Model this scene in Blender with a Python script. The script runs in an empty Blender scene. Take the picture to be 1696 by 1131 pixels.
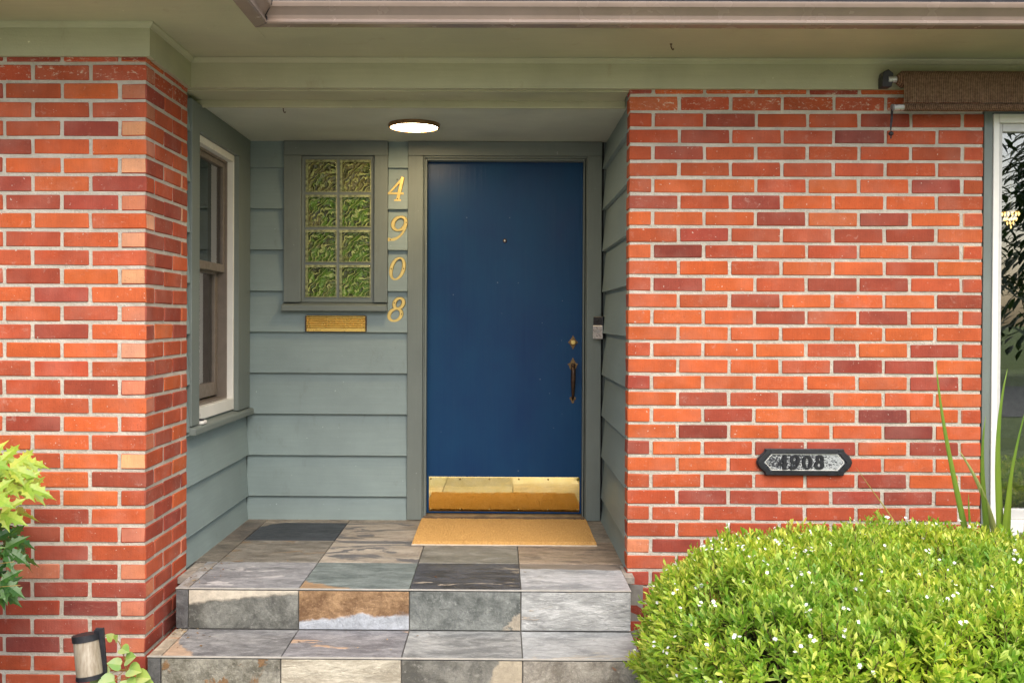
import bpy, bmesh, math, random
from mathutils import Vector, Matrix, noise as mnoise
R = math.radians
rnd = random.Random(4908)
sc = bpy.context.scene
col = sc.collection

# ------------------------------------------------------------------ camera
cam_d = bpy.data.cameras.new('camera')
cam = bpy.data.objects.new('camera', cam_d); col.objects.link(cam)
cam_d.sensor_width = 36.0
cam_d.lens = 36.0 * 1690.0 / 1696.0
cam_d.shift_x = 0.02112
cam_d.shift_y = -0.0111
cam_d.clip_start = 0.05
cam_d.clip_end = 2000
cam.matrix_world = (Matrix.Translation((0, 0, 1.12)) @ Matrix.Rotation(R(0.5), 4, 'Z')
                    @ Matrix.Rotation(R(90 - 0.5), 4, 'X') @ Matrix.Rotation(R(0.28), 4, 'Z'))
sc.camera = cam

# ------------------------------------------------------------------ sky, sun, exposure
SUN_EL, SUN_AZ = 50.0, 18.0          # light comes from behind the camera, a little to its right
world = bpy.data.worlds.new('World'); sc.world = world; world.use_nodes = True
wn = world.node_tree
bg = wn.nodes['Background']
sky = wn.nodes.new('ShaderNodeTexSky'); sky.sky_type = 'NISHITA'; sky.sun_disc = False
sky.sun_elevation = R(SUN_EL); sky.sun_rotation = R(180 - SUN_AZ)
sky.air_density = 1.0; sky.dust_density = 3.5; sky.ozone_density = 1.0
wn.links.new(sky.outputs[0], bg.inputs[0]); bg.inputs[1].default_value = 0.12
sun_d = bpy.data.lights.new('sun', 'SUN'); sun_d.energy = 1.5; sun_d.angle = R(60); sun_d.color = (1.0, 0.95, 0.88)
sun = bpy.data.objects.new('sun', sun_d); col.objects.link(sun)
sdir = Vector((math.sin(R(SUN_AZ)) * math.cos(R(SUN_EL)), -math.cos(R(SUN_AZ)) * math.cos(R(SUN_EL)), math.sin(R(SUN_EL))))
sun.rotation_euler = sdir.to_track_quat('Z', 'Y').to_euler()
sc.view_settings.view_transform = 'Standard'; sc.view_settings.look = 'None'
sc.view_settings.gamma = 1.0; sc.view_settings.use_curve_mapping = False
sc.view_settings.exposure = 1.12
sc.render.engine = 'CYCLES'
sc.cycles.use_denoising = True
sc.cycles.max_bounces = 8; sc.cycles.diffuse_bounces = 5; sc.cycles.transparent_max_bounces = 12
sc.cycles.caustics_refractive = False; sc.cycles.caustics_reflective = False

# ------------------------------------------------------------------ mesh helpers
class MB:
    def __init__(s): s.v = []; s.f = []; s.mi = []
    def add(s, verts, faces, mi=0):
        b = len(s.v); s.v += [tuple(p) for p in verts]
        for f in faces: s.f.append(tuple(b + i for i in f)); s.mi.append(mi)
        return s
    def box(s, x0, x1, y0, y1, z0, z1, mi=0):
        return s.add([(x0,y0,z0),(x1,y0,z0),(x1,y1,z0),(x0,y1,z0),(x0,y0,z1),(x1,y0,z1),(x1,y1,z1),(x0,y1,z1)],
                     [(0,3,2,1),(4,5,6,7),(0,1,5,4),(1,2,6,5),(2,3,7,6),(3,0,4,7)], mi)
    def prism(s, pts, fn, a, b, mi=0):
        # pts: 2d outline; fn(u, v, t) -> 3d point; extruded from t=a to t=b
        n = len(pts)
        vs = [fn(u, v, a) for u, v in pts] + [fn(u, v, b) for u, v in pts]
        fs = [tuple(range(n)), tuple(range(2*n-1, n-1, -1))] + [(i, (i+1) % n, n+(i+1) % n, n+i) for i in range(n)]
        return s.add(vs, fs, mi)
    def tube(s, path, rad, n=8, caps=True, mi=0):
        path = [Vector(p) for p in path]; k = len(path)
        if not hasattr(rad, '__len__'): rad = [rad] * k
        t0 = (path[1] - path[0]).normalized()
        up = Vector((0,0,1)) if abs(t0.z) < .9 else Vector((1,0,0))
        u = t0.cross(up).normalized()
        vs = []
        for i, p in enumerate(path):
            t = (path[min(i+1,k-1)] - path[max(i-1,0)]).normalized()
            u = (u - t * u.dot(t)).normalized(); w = t.cross(u)
            for j in range(n):
                a = 2*math.pi*j/n
                vs.append(p + (u*math.cos(a) + w*math.sin(a)) * rad[i])
        fs = [(i*n+j, i*n+(j+1) % n, (i+1)*n+(j+1) % n, (i+1)*n+j) for i in range(k-1) for j in range(n)]
        if caps: fs += [tuple(range(n-1,-1,-1)), tuple((k-1)*n+j for j in range(n))]
        return s.add(vs, fs, mi)
    def lathe(s, prof, c, axis, n=28, mi=0):
        # prof: (radius, height along axis)
        ax = Vector(axis).normalized(); u = ax.orthogonal().normalized(); w = ax.cross(u); c = Vector(c)
        vs = [c + ax*h + (u*math.cos(2*math.pi*j/n) + w*math.sin(2*math.pi*j/n))*r for r, h in prof for j in range(n)]
        k = len(prof)
        fs = [(i*n+j, i*n+(j+1) % n, (i+1)*n+(j+1) % n, (i+1)*n+j) for i in range(k-1) for j in range(n)]
        if prof[0][0] > 1e-5: fs.append(tuple(range(n-1,-1,-1)))
        if prof[-1][0] > 1e-5: fs.append(tuple((k-1)*n+j for j in range(n)))
        return s.add(vs, fs, mi)
    def ribbon(s, pts, wid, y, th, closed=False, top=.7):
        # flat raised stroke in the XZ plane, base at y, face at y-th
        n = len(pts); vs = []
        for i, (x, z) in enumerate(pts):
            if closed: a, b = pts[i-1], pts[(i+1) % n]
            else: a, b = pts[max(i-1,0)], pts[min(i+1,n-1)]
            dx, dz = b[0]-a[0], b[1]-a[1]; l = math.hypot(dx, dz) or 1
            nx, nz = -dz/l, dx/l; w = (wid[i] if hasattr(wid, '__len__') else wid)/2
            vs += [(x+nx*w, y, z+nz*w), (x+nx*w*top, y-th, z+nz*w*top), (x-nx*w*top, y-th, z-nz*w*top), (x-nx*w, y, z-nz*w)]
        fs = []
        for i in range(n if closed else n-1):
            a, b = i*4, ((i+1) % n)*4
            for j in range(4): fs.append((a+j, a+(j+1) % 4, b+(j+1) % 4, b+j))
        if not closed: fs += [(0,1,2,3), (4*n-1,4*n-2,4*n-3,4*n-4)]
        return s.add(vs, fs)
    def mesh(s, name, mats, smooth=False, fix=True):
        me = bpy.data.meshes.new(name)
        me.from_pydata(s.v, [], s.f)
        for m in (mats if isinstance(mats, (list, tuple)) else [mats]): me.materials.append(m)
        if any(s.mi): me.polygons.foreach_set('material_index', s.mi)
        if fix:
            bm = bmesh.new(); bm.from_mesh(me); bmesh.ops.recalc_face_normals(bm, faces=bm.faces); bm.to_mesh(me); bm.free()
        if smooth: me.polygons.foreach_set('use_smooth', [True]*len(me.polygons))
        me.update()
        return me
    def build(s, name, mats, parent=None, smooth=False, bevel=0, fix=True, seg=2):
        o = bpy.data.objects.new(name, s.mesh(name, mats, smooth, fix))
        col.objects.link(o)
        if parent: o.parent = parent
        if bevel:
            m = o.modifiers.new('bevel', 'BEVEL'); m.width = bevel; m.segments = seg; m.limit_method = 'ANGLE'; m.angle_limit = R(40)
        return o
def B(*a): return MB().box(*a)
def tag(o, label, cat, group=None, kind=None):
    o['label'] = label; o['category'] = cat; o['kind'] = kind or 'thing'
    if group: o['group'] = group
    if kind: o['kind'] = kind
    return o
def thing(name, label, cat, group=None):
    o = bpy.data.objects.new(name, None); col.objects.link(o); o.empty_display_size = .1
    return tag(o, label, cat, group)
def smoothshade(o, ang=35):
    o.data.polygons.foreach_set('use_smooth', [True]*len(o.data.polygons))
    m = o.data
    bm = bmesh.new(); bm.from_mesh(m)
    for e in bm.edges:
        e.smooth = not (len(e.link_faces) == 2 and e.calc_face_angle(0) > R(ang))
    bm.to_mesh(m); bm.free()
    return o

# ------------------------------------------------------------------ material helpers
class NT:
    def __init__(s, name):
        s.m = bpy.data.materials.new(name); s.m.use_nodes = True
        s.n = s.m.node_tree.nodes; s.l = s.m.node_tree.links
        s.b = s.n['Principled BSDF']; s.out = s.n['Material Output']
    def new(s, t, **kw):
        nd = s.n.new('ShaderNode' + t)
        for k, v in kw.items(): setattr(nd, k, v)
        return nd
    def put(s, sock, v):
        if isinstance(v, bpy.types.NodeSocket): s.l.new(v, sock)
        elif isinstance(v, (tuple, list)) and len(v) == 3 and sock.type == 'RGBA': sock.default_value = (*v, 1)
        else: sock.default_value = v
    def coord(s, which='Object'): return s.new('TexCoord').outputs[which]
    def mapping(s, vec, scale=(1,1,1), rot=(0,0,0), loc=(0,0,0)):
        m = s.new('Mapping'); s.put(m.inputs['Vector'], vec)
        s.put(m.inputs['Scale'], scale); s.put(m.inputs['Rotation'], rot); s.put(m.inputs['Location'], loc)
        return m.outputs[0]
    def noise(s, vec, scale=5, detail=3, rough=.5, dist=0):
        n = s.new('TexNoise'); s.put(n.inputs['Vector'], vec)
        n.inputs['Scale'].default_value = scale; n.inputs['Detail'].default_value = detail
        n.inputs['Roughness'].default_value = rough; n.inputs['Distortion'].default_value = dist
        return n.outputs['Fac']
    def ramp(s, fac, *stops):
        r = s.new('ValToRGB'); s.put(r.inputs[0], fac); el = r.color_ramp.elements
        while len(el) < len(stops): el.new(.5)
        for e, (p, c) in zip(el, stops):
            e.position = p; e.color = (c, c, c, 1) if not hasattr(c, '__len__') else (*c, 1)
        return r.outputs[0]
    def mix(s, f, a, b, mode='MIX'):
        m = s.new('Mix', data_type='RGBA', blend_type=mode)
        s.put(m.inputs[0], f); s.put(m.inputs[6], a); s.put(m.inputs[7], b)
        return m.outputs[2]
    def math(s, op, a, b=0.0):
        m = s.new('Math', operation=op); s.put(m.inputs[0], a); s.put(m.inputs[1], b); return m.outputs[0]
    def bump(s, h, strength=.3, dist=.002, prev=None):
        b = s.new('Bump'); b.inputs['Strength'].default_value = strength; b.inputs['Distance'].default_value = dist
        s.put(b.inputs['Height'], h)
        if prev is not None: s.put(b.inputs['Normal'], prev)
        return b.outputs[0]
    def fin(s, color=None, rough=None, normal=None, metal=None, spec=None, **kw):
        for k, v in (('Base Color', color), ('Roughness', rough), ('Normal', normal), ('Metallic', metal), ('Specular IOR Level', spec)):
            if v is not None: s.put(s.b.inputs[k], v)
        for k, v in kw.items(): s.put(s.b.inputs[k.replace('_', ' ')], v)
        return s.m

def plain(name, c, rough=.5, metal=0, var=.15, scale=30, bump=.15, bscale=120, spec=.5):
    t = NT(name); co = t.coord()
    f = t.noise(co, scale, 4, .6)
    c2 = tuple(max(0, x*(1-var*1.6)) for x in c); c3 = tuple(min(1, x*(1+var)) for x in c)
    cl = t.ramp(f, (.25, c2), (.75, c3))
    return t.fin(cl, t.ramp(t.noise(co, scale*1.7, 3), (.3, max(0, rough-.08)), (.7, min(1, rough+.1))),
                 t.bump(t.noise(co, bscale, 3), bump, .002), metal, spec)

def paint(name, c, axis='z', dirt=(.10,.095,.07), rough=.5, grain=.25, dirt_amt=.35):
    # brushed house paint: stretched brush grain, faint mottling, sparse scuffs
    t = NT(name); co = t.coord()
    st = {'z': (90, 90, 4), 'x': (4, 90, 90), 'y': (90, 4, 90)}[axis]
    g = t.noise(t.mapping(co, st), 1.0, 4, .6)
    blot = t.noise(co, 3.2, 4, .6)
    cl = t.mix(t.ramp(blot, (.3, 0), (.72, 1)), tuple(x*.86 for x in c), tuple(min(1, x*1.10) for x in c))
    cl = t.mix(t.math('MULTIPLY', t.ramp(g, (.35, 0), (.7, 1)), .30), cl, tuple(x*.78 for x in c))
    d = t.noise(t.mapping(co, (1, 1, .45)), 9, 6, .72)
    cl = t.mix(t.math('MULTIPLY', t.ramp(d, (.60, 0), (.78, 1)), dirt_amt), cl, dirt)
    chips = t.noise(co, 55, 2, .4)
    cl = t.mix(t.math('MULTIPLY', t.ramp(chips, (.765, 0), (.80, 1)), .55), cl, tuple(min(1, x*1.9+.05) for x in c))
    h = t.math('ADD', t.math('MULTIPLY', g, .6), t.noise(co, 140, 3))
    return t.fin(cl, t.ramp(blot, (.3, rough-.06), (.7, rough+.12)), t.bump(h, grain, .0022), spec=.4)

M = {}
M['siding'] = paint('siding_paint', (.232, .295, .290), 'x')
M['siding_side'] = paint('siding_paint_side', (.232, .295, .290), 'y')
M['trim'] = paint('trim_paint', (.168, .195, .178), 'z', dirt_amt=.3)
M['trim_h'] = paint('trim_paint_across', (.168, .195, .178), 'x', dirt_amt=.3)
M['eave'] = paint('eave_paint', (.42, .415, .27), 'x', dirt=(.24,.17,.10), dirt_amt=.5, grain=.4)  # sage paint, with green bounce off the lawn put into its colour
M['eave_y'] = paint('eave_paint_return', (.41, .405, .265), 'y', dirt=(.20,.15,.09), dirt_amt=.35)  # same sage, green bounce again mixed into the colour
M['ceiling'] = paint('porch_ceiling_paint', (.52, .54, .44), 'x', dirt_amt=.12)
M['white'] = plain('white_vinyl', (.78, .76, .70), .35, var=.05, scale=6, bump=.05)
M['taupe'] = plain('taupe_sash', (.19, .155, .125), .45, var=.1, scale=20, bump=.08)
M['gap_shade'] = plain('gap_shade', (.02, .02, .02), .9)
M['black'] = plain('black_metal', (.015, .016, .022), .42, var=.4, scale=40, bump=.25)
M['bronze'] = plain('dark_bronze', (.075, .042, .024), .33, .55, var=.4, scale=60)
M['gutter'] = plain('gutter_enamel', (.265, .200, .160), .22, 0, var=.1, scale=5, bump=.06, bscale=30)
M['steel'] = plain('brushed_steel', (.52, .52, .52), .3, .5, var=.05)
M['concrete'] = plain('concrete', (.50, .48, .43), .85, var=.15, scale=6, bump=.4, bscale=90)
M['screw'] = plain('brass_screw', (.35, .24, .08), .3, 1)

def brick_mat(name, end):
    t = NT(name); co = t.coord()
    oi = t.new('ObjectInfo')
    off = t.new('VectorMath', operation='ADD')
    sc3 = t.new('VectorMath', operation='SCALE'); t.put(sc3.inputs[0], (17.0, 31.0, 53.0)); t.put(sc3.inputs['Scale'], oi.outputs['Random'])
    t.put(off.inputs[0], co); t.put(off.inputs[1], sc3.outputs[0])
    p = off.outputs[0]
    if end:
        at = t.new('Attribute', attribute_type='OBJECT', attribute_name='end_tone'); base = at.outputs['Color']
    else: base = oi.outputs['Color']
    lo = t.noise(p, 9, 4, .6)
    c = t.mix(t.ramp(lo, (.3, 0), (.7, 1)), t.mix(1.0, base, (.80, .78, .80), 'MULTIPLY'), t.mix(1.0, base, (1.14, 1.10, 1.05), 'MULTIPLY'))
    # wire-cut drag marks
    drag = t.noise(t.mapping(p, (160, 160, 12)), 1, 2, .5)
    c = t.mix(t.math('MULTIPLY', t.ramp(drag, (.45, 0), (.75, 1)), .22), c, t.mix(1.0, base, (.62, .60, .62), 'MULTIPLY'))
    pit = t.noise(p, 210, 2, .5)
    c = t.mix(t.math('MULTIPLY', t.ramp(pit, (.66, 0), (.74, 1)), .7), c, t.mix(1.0, base, (.35, .35, .38), 'MULTIPLY'))
    # lime smears and mortar specks
    sm = t.noise(p, 26, 5, .75, .6)
    c = t.mix(t.math('MULTIPLY', t.ramp(sm, (.60, 0), (.78, 1)), .34), c, (.60, .50, .42))
    sp = t.noise(p, 95, 2, .4)
    c = t.mix(t.math('MULTIPLY', t.ramp(sp, (.735, 0), (.77, 1)), .75), c, (.56, .50, .43))
    at2 = t.new('Attribute', attribute_type='OBJECT', attribute_name='smear')
    drip = t.noise(t.mapping(p, (1, 1, 2.2)), 34, 6, .8, .4)
    c = t.mix(t.math('MULTIPLY', t.math('MULTIPLY', t.ramp(drip, (.56, 0), (.64, 1)), at2.outputs['Fac']), .8), c, (.68, .60, .48))
    haze_ = t.noise(p, 5.5, 3, .55)
    c = t.mix(t.math('MULTIPLY', t.ramp(haze_, (.48, 0), (.74, 1)), .13), c, (.62, .40, .33))
    edge = t.noise(p, 40, 3, .6)
    h = t.math('ADD', t.math('MULTIPLY', pit, -.6), t.math('ADD', t.math('MULTIPLY', drag, .5), t.math('MULTIPLY', edge, .9)))
    return t.fin(c, .82, t.bump(h, .5, .003), spec=.25)
M['brick'] = brick_mat('brick_face', False)
M['brick_end'] = brick_mat('brick_end', True)
t = NT('mortar'); co = t.coord()
f1 = t.noise(co, 7, 5, .65); f2 = t.noise(co, 130, 4, .7)
c = t.mix(t.ramp(f1, (.3, 0), (.72, 1)), (.44, .40, .33), (.64, .585, .50))
c = t.mix(t.math('MULTIPLY', t.ramp(f2, (.55, 0), (.70, 1)), .5), c, (.36, .33, .28))
M['mortar'] = t.fin(c, .95, t.bump(t.math('ADD', f2, t.noise(co, 45, 3)), 1.0, .006), spec=.15)

def slate(name, c1, c2, c3=None, scale=6, stretch=(1,1,1), rot=0, patch=.62, band=None, dark=(.035,.037,.045), veins=.16, plane='xy'):
    # band=(nx, nv, offset, wobble): c3 fills the side of a wandering line, in the tile's own plane
    c1, c2 = [(c_[0], c_[1]*1.0, c_[2]*.97) for c_ in (c1, c2)]
    t = NT(name); co = t.coord()
    rr = (0, 0, R(rot)) if plane == 'xy' else (0, R(rot), 0)
    p = t.mapping(co, stretch, rr, (rnd.uniform(-9,9), rnd.uniform(-9,9), rnd.uniform(-9,9)))
    a = t.noise(p, scale, 10, .70, .35); b = t.noise(p, scale*3.3, 8, .74, .15)
    c = t.mix(t.ramp(t.math('ADD', t.math('MULTIPLY', a, .7), t.math('MULTIPLY', b, .3)), (.42, 0), (.58, 1)), tuple(x*.50 for x in c1), tuple(x*.76 for x in c2))
    v = t.noise(p, scale*.9, 5, .62, .7)
    c = t.mix(t.math('MULTIPLY', t.ramp(v, (.47, 0), (.5, 1), (.53, 0)), veins*1.6), c, dark)
    hi = t.noise(p, scale*6, 6, .8)
    c = t.mix(t.math('MULTIPLY', t.ramp(hi, (.30, 1), (.46, 0)), .6), c, tuple(x*.42 for x in c1))
    fine = t.noise(t.mapping(p, (1, 2.5, 2.5)), scale*16, 4, .7)
    c = t.mix(t.math('MULTIPLY', t.ramp(fine, (.46, 0), (.66, 1)), .35), c, tuple(x*.5 for x in c1))
    c = t.mix(t.math('MULTIPLY', t.ramp(hi, (.55, 0), (.68, 1)), .55), c, tuple(min(1, x*1.12+.03) for x in c2))
    step = None
    if c3 is not None:
        patch -= .055
        if band:
            sx = t.new('SeparateXYZ'); t.put(sx.inputs[0], co)
            q = t.math('ADD', t.math('MULTIPLY', sx.outputs[0], band[0]), t.math('MULTIPLY', sx.outputs[1 if plane == 'xy' else 2], band[1]))
            w = t.math('MULTIPLY', t.math('SUBTRACT', t.noise(t.mapping(co, (1,1,1), (0,0,0), (rnd.random()*9, 3, 1)), 7, 7, .62), .5), band[3])
            step = t.ramp(t.math('ADD', t.math('ADD', q, w), .5 - band[2]), (.494, 0), (.506, 1))
        else:
            step = t.ramp(t.noise(p, scale*.55, 7, .62, .9), (patch, 0), (patch+.03, 1))
        cc = t.mix(t.ramp(b, (.35, 0), (.65, 1)), tuple(x*.58 for x in c3), tuple(min(1, x*.92) for x in c3))
        c = t.mix(step, c, cc)
    h = t.math('ADD', t.math('MULTIPLY', a, 1.6), t.math('ADD', t.math('MULTIPLY', b, .8), t.math('MULTIPLY', hi, .35)))
    if step is not None: h = t.math('ADD', h, t.math('MULTIPLY', step, .35))
    return t.fin(c, t.ramp(b, (.3, .34), (.7, .58)), t.bump(h, .9, .007), spec=.5)

def leaf_mat(name, ca, cb, cc, rough=.4, scale=6, trans=.35):
    t = NT(name); co = t.coord()
    gi = t.new('NewGeometry')
    c = t.ramp(gi.outputs['Random Per Island'], (0, ca), (.55, cb), (1, cc))
    big = t.noise(co, scale, 3, .6)
    c = t.mix(t.ramp(big, (.35, 0), (.68, 1)), t.mix(1.0, c, (.72, .86, .85), 'MULTIPLY'), t.mix(1.0, c, (1.25, 1.10, .85), 'MULTIPLY'))
    t.fin(c, rough, spec=.45)
    tr = t.new('BsdfTranslucent'); t.put(tr.inputs[0], c)
    ms = t.new('MixShader'); ms.inputs[0].default_value = trans
    t.l.new(t.b.outputs[0], ms.inputs[1]); t.l.new(tr.outputs[0], ms.inputs[2]); t.l.new(ms.outputs[0], t.out.inputs[0])
    return t.m

def glass_mat(name, tint=(.85,.88,.86), refl=.20, bump=None, rough=0.0):
    # thin pane: straight-through light plus a clear mirror reflection by Fresnel
    t = NT(name); t.n.remove(t.b)
    tr = t.new('BsdfTransparent'); t.put(tr.inputs[0], tint)
    gl = t.new('BsdfGlossy'); gl.inputs['Roughness'].default_value = rough
    fr = t.new('Fresnel'); fr.inputs[0].default_value = 1.5
    f = t.math('ADD', fr.outputs[0], refl)
    if bump is not None:
        t.put(gl.inputs['Normal'], bump(t)); 
    ms = t.new('MixShader'); t.put(ms.inputs[0], f)
    t.l.new(tr.outputs[0], ms.inputs[1]); t.l.new(gl.outputs[0], ms.inputs[2]); t.l.new(ms.outputs[0], t.out.inputs[0])
    return t.m
M['glass'] = glass_mat('window_glass')

# ------------------------------------------------------------------ ground
GZ = -.36
t = NT('lawn'); co = t.coord()
c = t.mix(t.ramp(t.noise(co, .9, 5, .65), (.3, 0), (.7, 1)), (.055, .10, .02), (.12, .17, .04))
c = t.mix(t.ramp(t.noise(co, 30, 4), (.45, 0), (.7, 1)), c, (.15, .19, .06))
M['lawn'] = t.fin(c, .95, t.bump(t.noise(co, 60, 4), .9, .03), spec=.2)
t = NT('bark_mulch'); co = t.coord()
c = t.mix(t.ramp(t.noise(co, 55, 5, .7), (.35, 0), (.65, 1)), (.028, .014, .009), (.16, .06, .032))
M['soil'] = t.fin(c, .95, t.bump(t.noise(co, 60, 5, .7), 1, .02), spec=.15)
M['asphalt'] = plain('asphalt', (.05, .05, .052), .9, var=.2, scale=2, bump=.5, bscale=60)
def struct(mb, name, mat):
    o = mb.build(name, mat); o['kind'] = 'structure'; return o
struct(MB().add([(-600,-600,GZ),(600,-600,GZ),(600,600,GZ),(-600,600,GZ)], [(0,1,2,3)]), 'ground', M['lawn'])
# planting beds either side of the steps, laid on the lawn
struct(MB().add([(-3.2,2.9,GZ+.004),(-1.4,2.9,GZ+.004),(-1.4,4.1,GZ+.004),(-3.2,4.1,GZ+.004)], [(0,1,2,3)]), 'planting_bed', M['soil'])
struct(MB().add([(.6,2.6,GZ+.004),(4.4,2.6,GZ+.004),(4.4,4.65,GZ+.004),(.6,4.65,GZ+.004)], [(0,1,2,3)]), 'planting_bed', M['soil'])
struct(B(-1.40,.60,2.5,3.898,GZ-.1,GZ+.02), 'walkway', M['concrete'])
struct(B(-4.5,4.0,-6.0,2.499,GZ-.1,GZ+.018), 'bounce_slab', M['concrete'])  # unseen pale slab added to bounce light up to the soffit
struct(MB().add([(-200,-15,GZ+.01),(200,-15,GZ+.01),(200,-7,GZ+.01),(-200,-7,GZ+.01)], [(0,1,2,3)]), 'road', M['asphalt'])

# ------------------------------------------------------------------ bricks
TONE = {'O': (.510,.108,.033), 'R': (.42,.082,.033), 'D': (.305,.060,.034), 'X': (.21,.046,.033),
        'P': (.64,.31,.165), 'p': (.49,.165,.090)}
BH, BP, PITCH = .0590, .0732, .2294
def tone(ch):
    a = TONE[ch]; k = rnd.uniform(.90, 1.10); j = rnd.uniform(.92, 1.10)
    return (a[0]*k, a[1]*k*j, a[2]*k*j*rnd.uniform(.9,1.15))
brick_cache = {}
def brick_mesh(lx, ly, lz=BH):
    key = (round(lx,4), round(ly,4), round(lz,4), rnd.randrange(5 if lx > .2 else 3))
    if key in brick_cache: return brick_cache[key]
    bm = bmesh.new(); bmesh.ops.create_cube(bm, size=1)
    for v in bm.verts:
        v.co = Vector((v.co.x*lx, v.co.y*ly, v.co.z*lz))
    bmesh.ops.bevel(bm, geom=bm.edges[:] , offset=.0032, segments=1, affect='EDGES', profile=.6)
    for v in bm.verts:
        v.co += Vector((rnd.uniform(-1,1)*.0019, rnd.uniform(-1,1)*.0012, rnd.uniform(-1,1)*.0018))
    endaxis = 0 if lx >= ly else 1
    for f in bm.faces: f.material_index = 1 if abs(f.normal[endaxis]) > .8 else 0
    me = bpy.data.meshes.new('brick'); bm.to_mesh(me); bm.free()
    me.materials.append(M['brick']); me.materials.append(M['brick_end'])
    brick_cache[key] = me
    return me
def brick(parent, x0, x1, y0, y1, zc, ch, end, lz=BH):
    o = bpy.data.objects.new('brick', brick_mesh(x1-x0, y1-y0, lz)); col.objects.link(o)
    o.parent = parent
    o.location = ((x0+x1)/2, (y0+y1)/2 + rnd.uniform(-.0012,.0012), zc + rnd.uniform(-.0012,.0012))
    o.rotation_euler = (rnd.uniform(-.006,.006), rnd.uniform(-.004,.004), 0)
    o.color = (*tone(ch), 1); o['end_tone'] = tone(end)
    o['smear'] = 1.0 if zc > 2.03 else rnd.choice((0., 0., 0., .12))
    return o
ZTOP = 2.131
J = .0142
def rowz(r): return ZTOP - J/2 - BH/2 - (r-1)*BP
def rand_tone(low=False): return rnd.choice('DDRDDX' if low else 'OORRRDD')

# right wall
XR0, XR1, YR = .577, 2.153, 4.57
wall_r = thing('brick_wall', 'red brick wall right of the door carrying the black number plaque', 'wall')
MB().box(XR0+.004, XR1-.004, YR+.0045, YR+.094, GZ-.05, 2.22).build('mortar', M['mortar'], wall_r)
RIGHT = ['', 'ORRRRRR', 'RRDRRDRO', 'RDRRXRR', 'RDRRRRRP', 'RRRRRRR', 'ROOROODR', 'DRDOOOR', 'OOODODOP', 'RDRRDDO', 'OXRRROR'+'P',
         'OOROORO', 'RDORDDRp', 'ORDOOOD', 'OOODODRO', 'OOOOOOO', 'ROOOROD'+'O', 'OOORDDO', 'DOOOOODR', 'ODRDOOO', 'OODOOXOp',
         'OXOOOXO', 'DORDDODO', 'OORRROO', 'RORRRDOO', 'RDDRDDR', 'RRRRRRRp', 'RRRRRRR', 'pDRRDRRp', 'RRDRRDR']
BR_D = .0945
for r in range(0, 35):
    z = rowz(r); lz = BH
    if r == 0: lz = .05; z = ZTOP + J/2 + lz/2
    s = RIGHT[r] if 0 < r < len(RIGHT) else ''.join(rand_tone(r > 0) for _ in range(8))
    x = XR0; k = 0; first = (r % 2 == 0)
    while x < XR1 - .03:
        L = .0988 if first else PITCH - J
        x1 = min(x + L, XR1)
        if first:      # header end of a brick that runs into the wall
            brick(wall_r, x, x1, YR, YR + BR_D - .0002, z, s[k] , s[k], lz)
        else:
            brick(wall_r, x, x1, YR, YR + BR_D, z, s[k] if k < len(s) else 'R', 'R' if k else rnd.choice('ORD'), lz)
        x = x1 + J; k += 1; first = False

# left wing corner, front face at YL, side face at XL
XL, YL, YLE = -1.400, 4.03, 4.568
wall_l = thing('brick_wall', 'red brick corner pier left of the porch with pale end bricks', 'wall')
mb = MB().box(-2.45, XL-.0045, YL+.0045, YLE, GZ-.05, 2.22); mb.build('mortar', M['mortar'], wall_l)
LEFT = {1:('RRR','pRR'),2:('pOR','DRp'),3:('RRR','pRR'),4:('PDR','RDO'),5:('OOD','pRR'),6:('POO','DRP'),7:('DOD','RRD'),8:('pDD','DDP'),
        9:('OOO','PDR'),10:('POR','DDO'),11:('RRR','pDO'),12:('POD','DRp'),13:('ODO','RDR'),14:('pRR','DDO'),15:('ODR','DOD'),16:('POO','RRp'),
        17:('RRR','DDD'),18:('pDR','DOp'),19:('ORR','pDD'),20:('OOD','RRp'),21:('ROO','pDO'),22:('POR','RDO'),23:('DOO','DRO'),24:('ROR','DDX'),
        25:('ODR','pDO'),26:('pRD','DDp'),27:('RDD','RRR'),28:('pDp','RRp'),29:('DDX','pDR'),30:('pXD','DDD'),31:('DDD','pDD'),32:('pDX','DXD')}
for r in range(0, 35):
    z = rowz(r); lz = BH
    if r == 0: lz = .05; z = ZTOP + J/2 + lz/2
    fr, sd = LEFT.get(r, (''.join(rand_tone(r > 20) for _ in range(3)), ''.join(rand_tone(r > 20) for _ in range(3))))
    long_front = (r % 2 == 1)
    fr = fr + ''.join(rand_tone(r > 22) for _ in range(4))
    if long_front:
        x0 = XL - (PITCH - J)
        brick(wall_l, x0, XL, YL, YL + .0988, z, fr[0], sd[0], lz)
        y = YL + .0988 + J
    else:
        x0 = XL - .0988
        brick(wall_l, x0, XL, YL, YL + PITCH - J, z, sd[0], fr[0], lz)
        y = YL + PITCH
    k = 1; x = x0 - J
    while x > -2.38:
        a = max(x - (PITCH - J), -2.45)
        brick(wall_l, a, x, YL, YL + BR_D, z, fr[k] if k < len(fr) else 'R', 'R', lz); x = a - J; k += 1
    k = 1
    while y < YLE - .03:
        b = min(y + PITCH - J, YLE)
        brick(wall_l, XL - BR_D, XL, y, b, z, sd[k] if k < len(sd) else 'R', 'R', lz); y = b + J; k += 1

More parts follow.
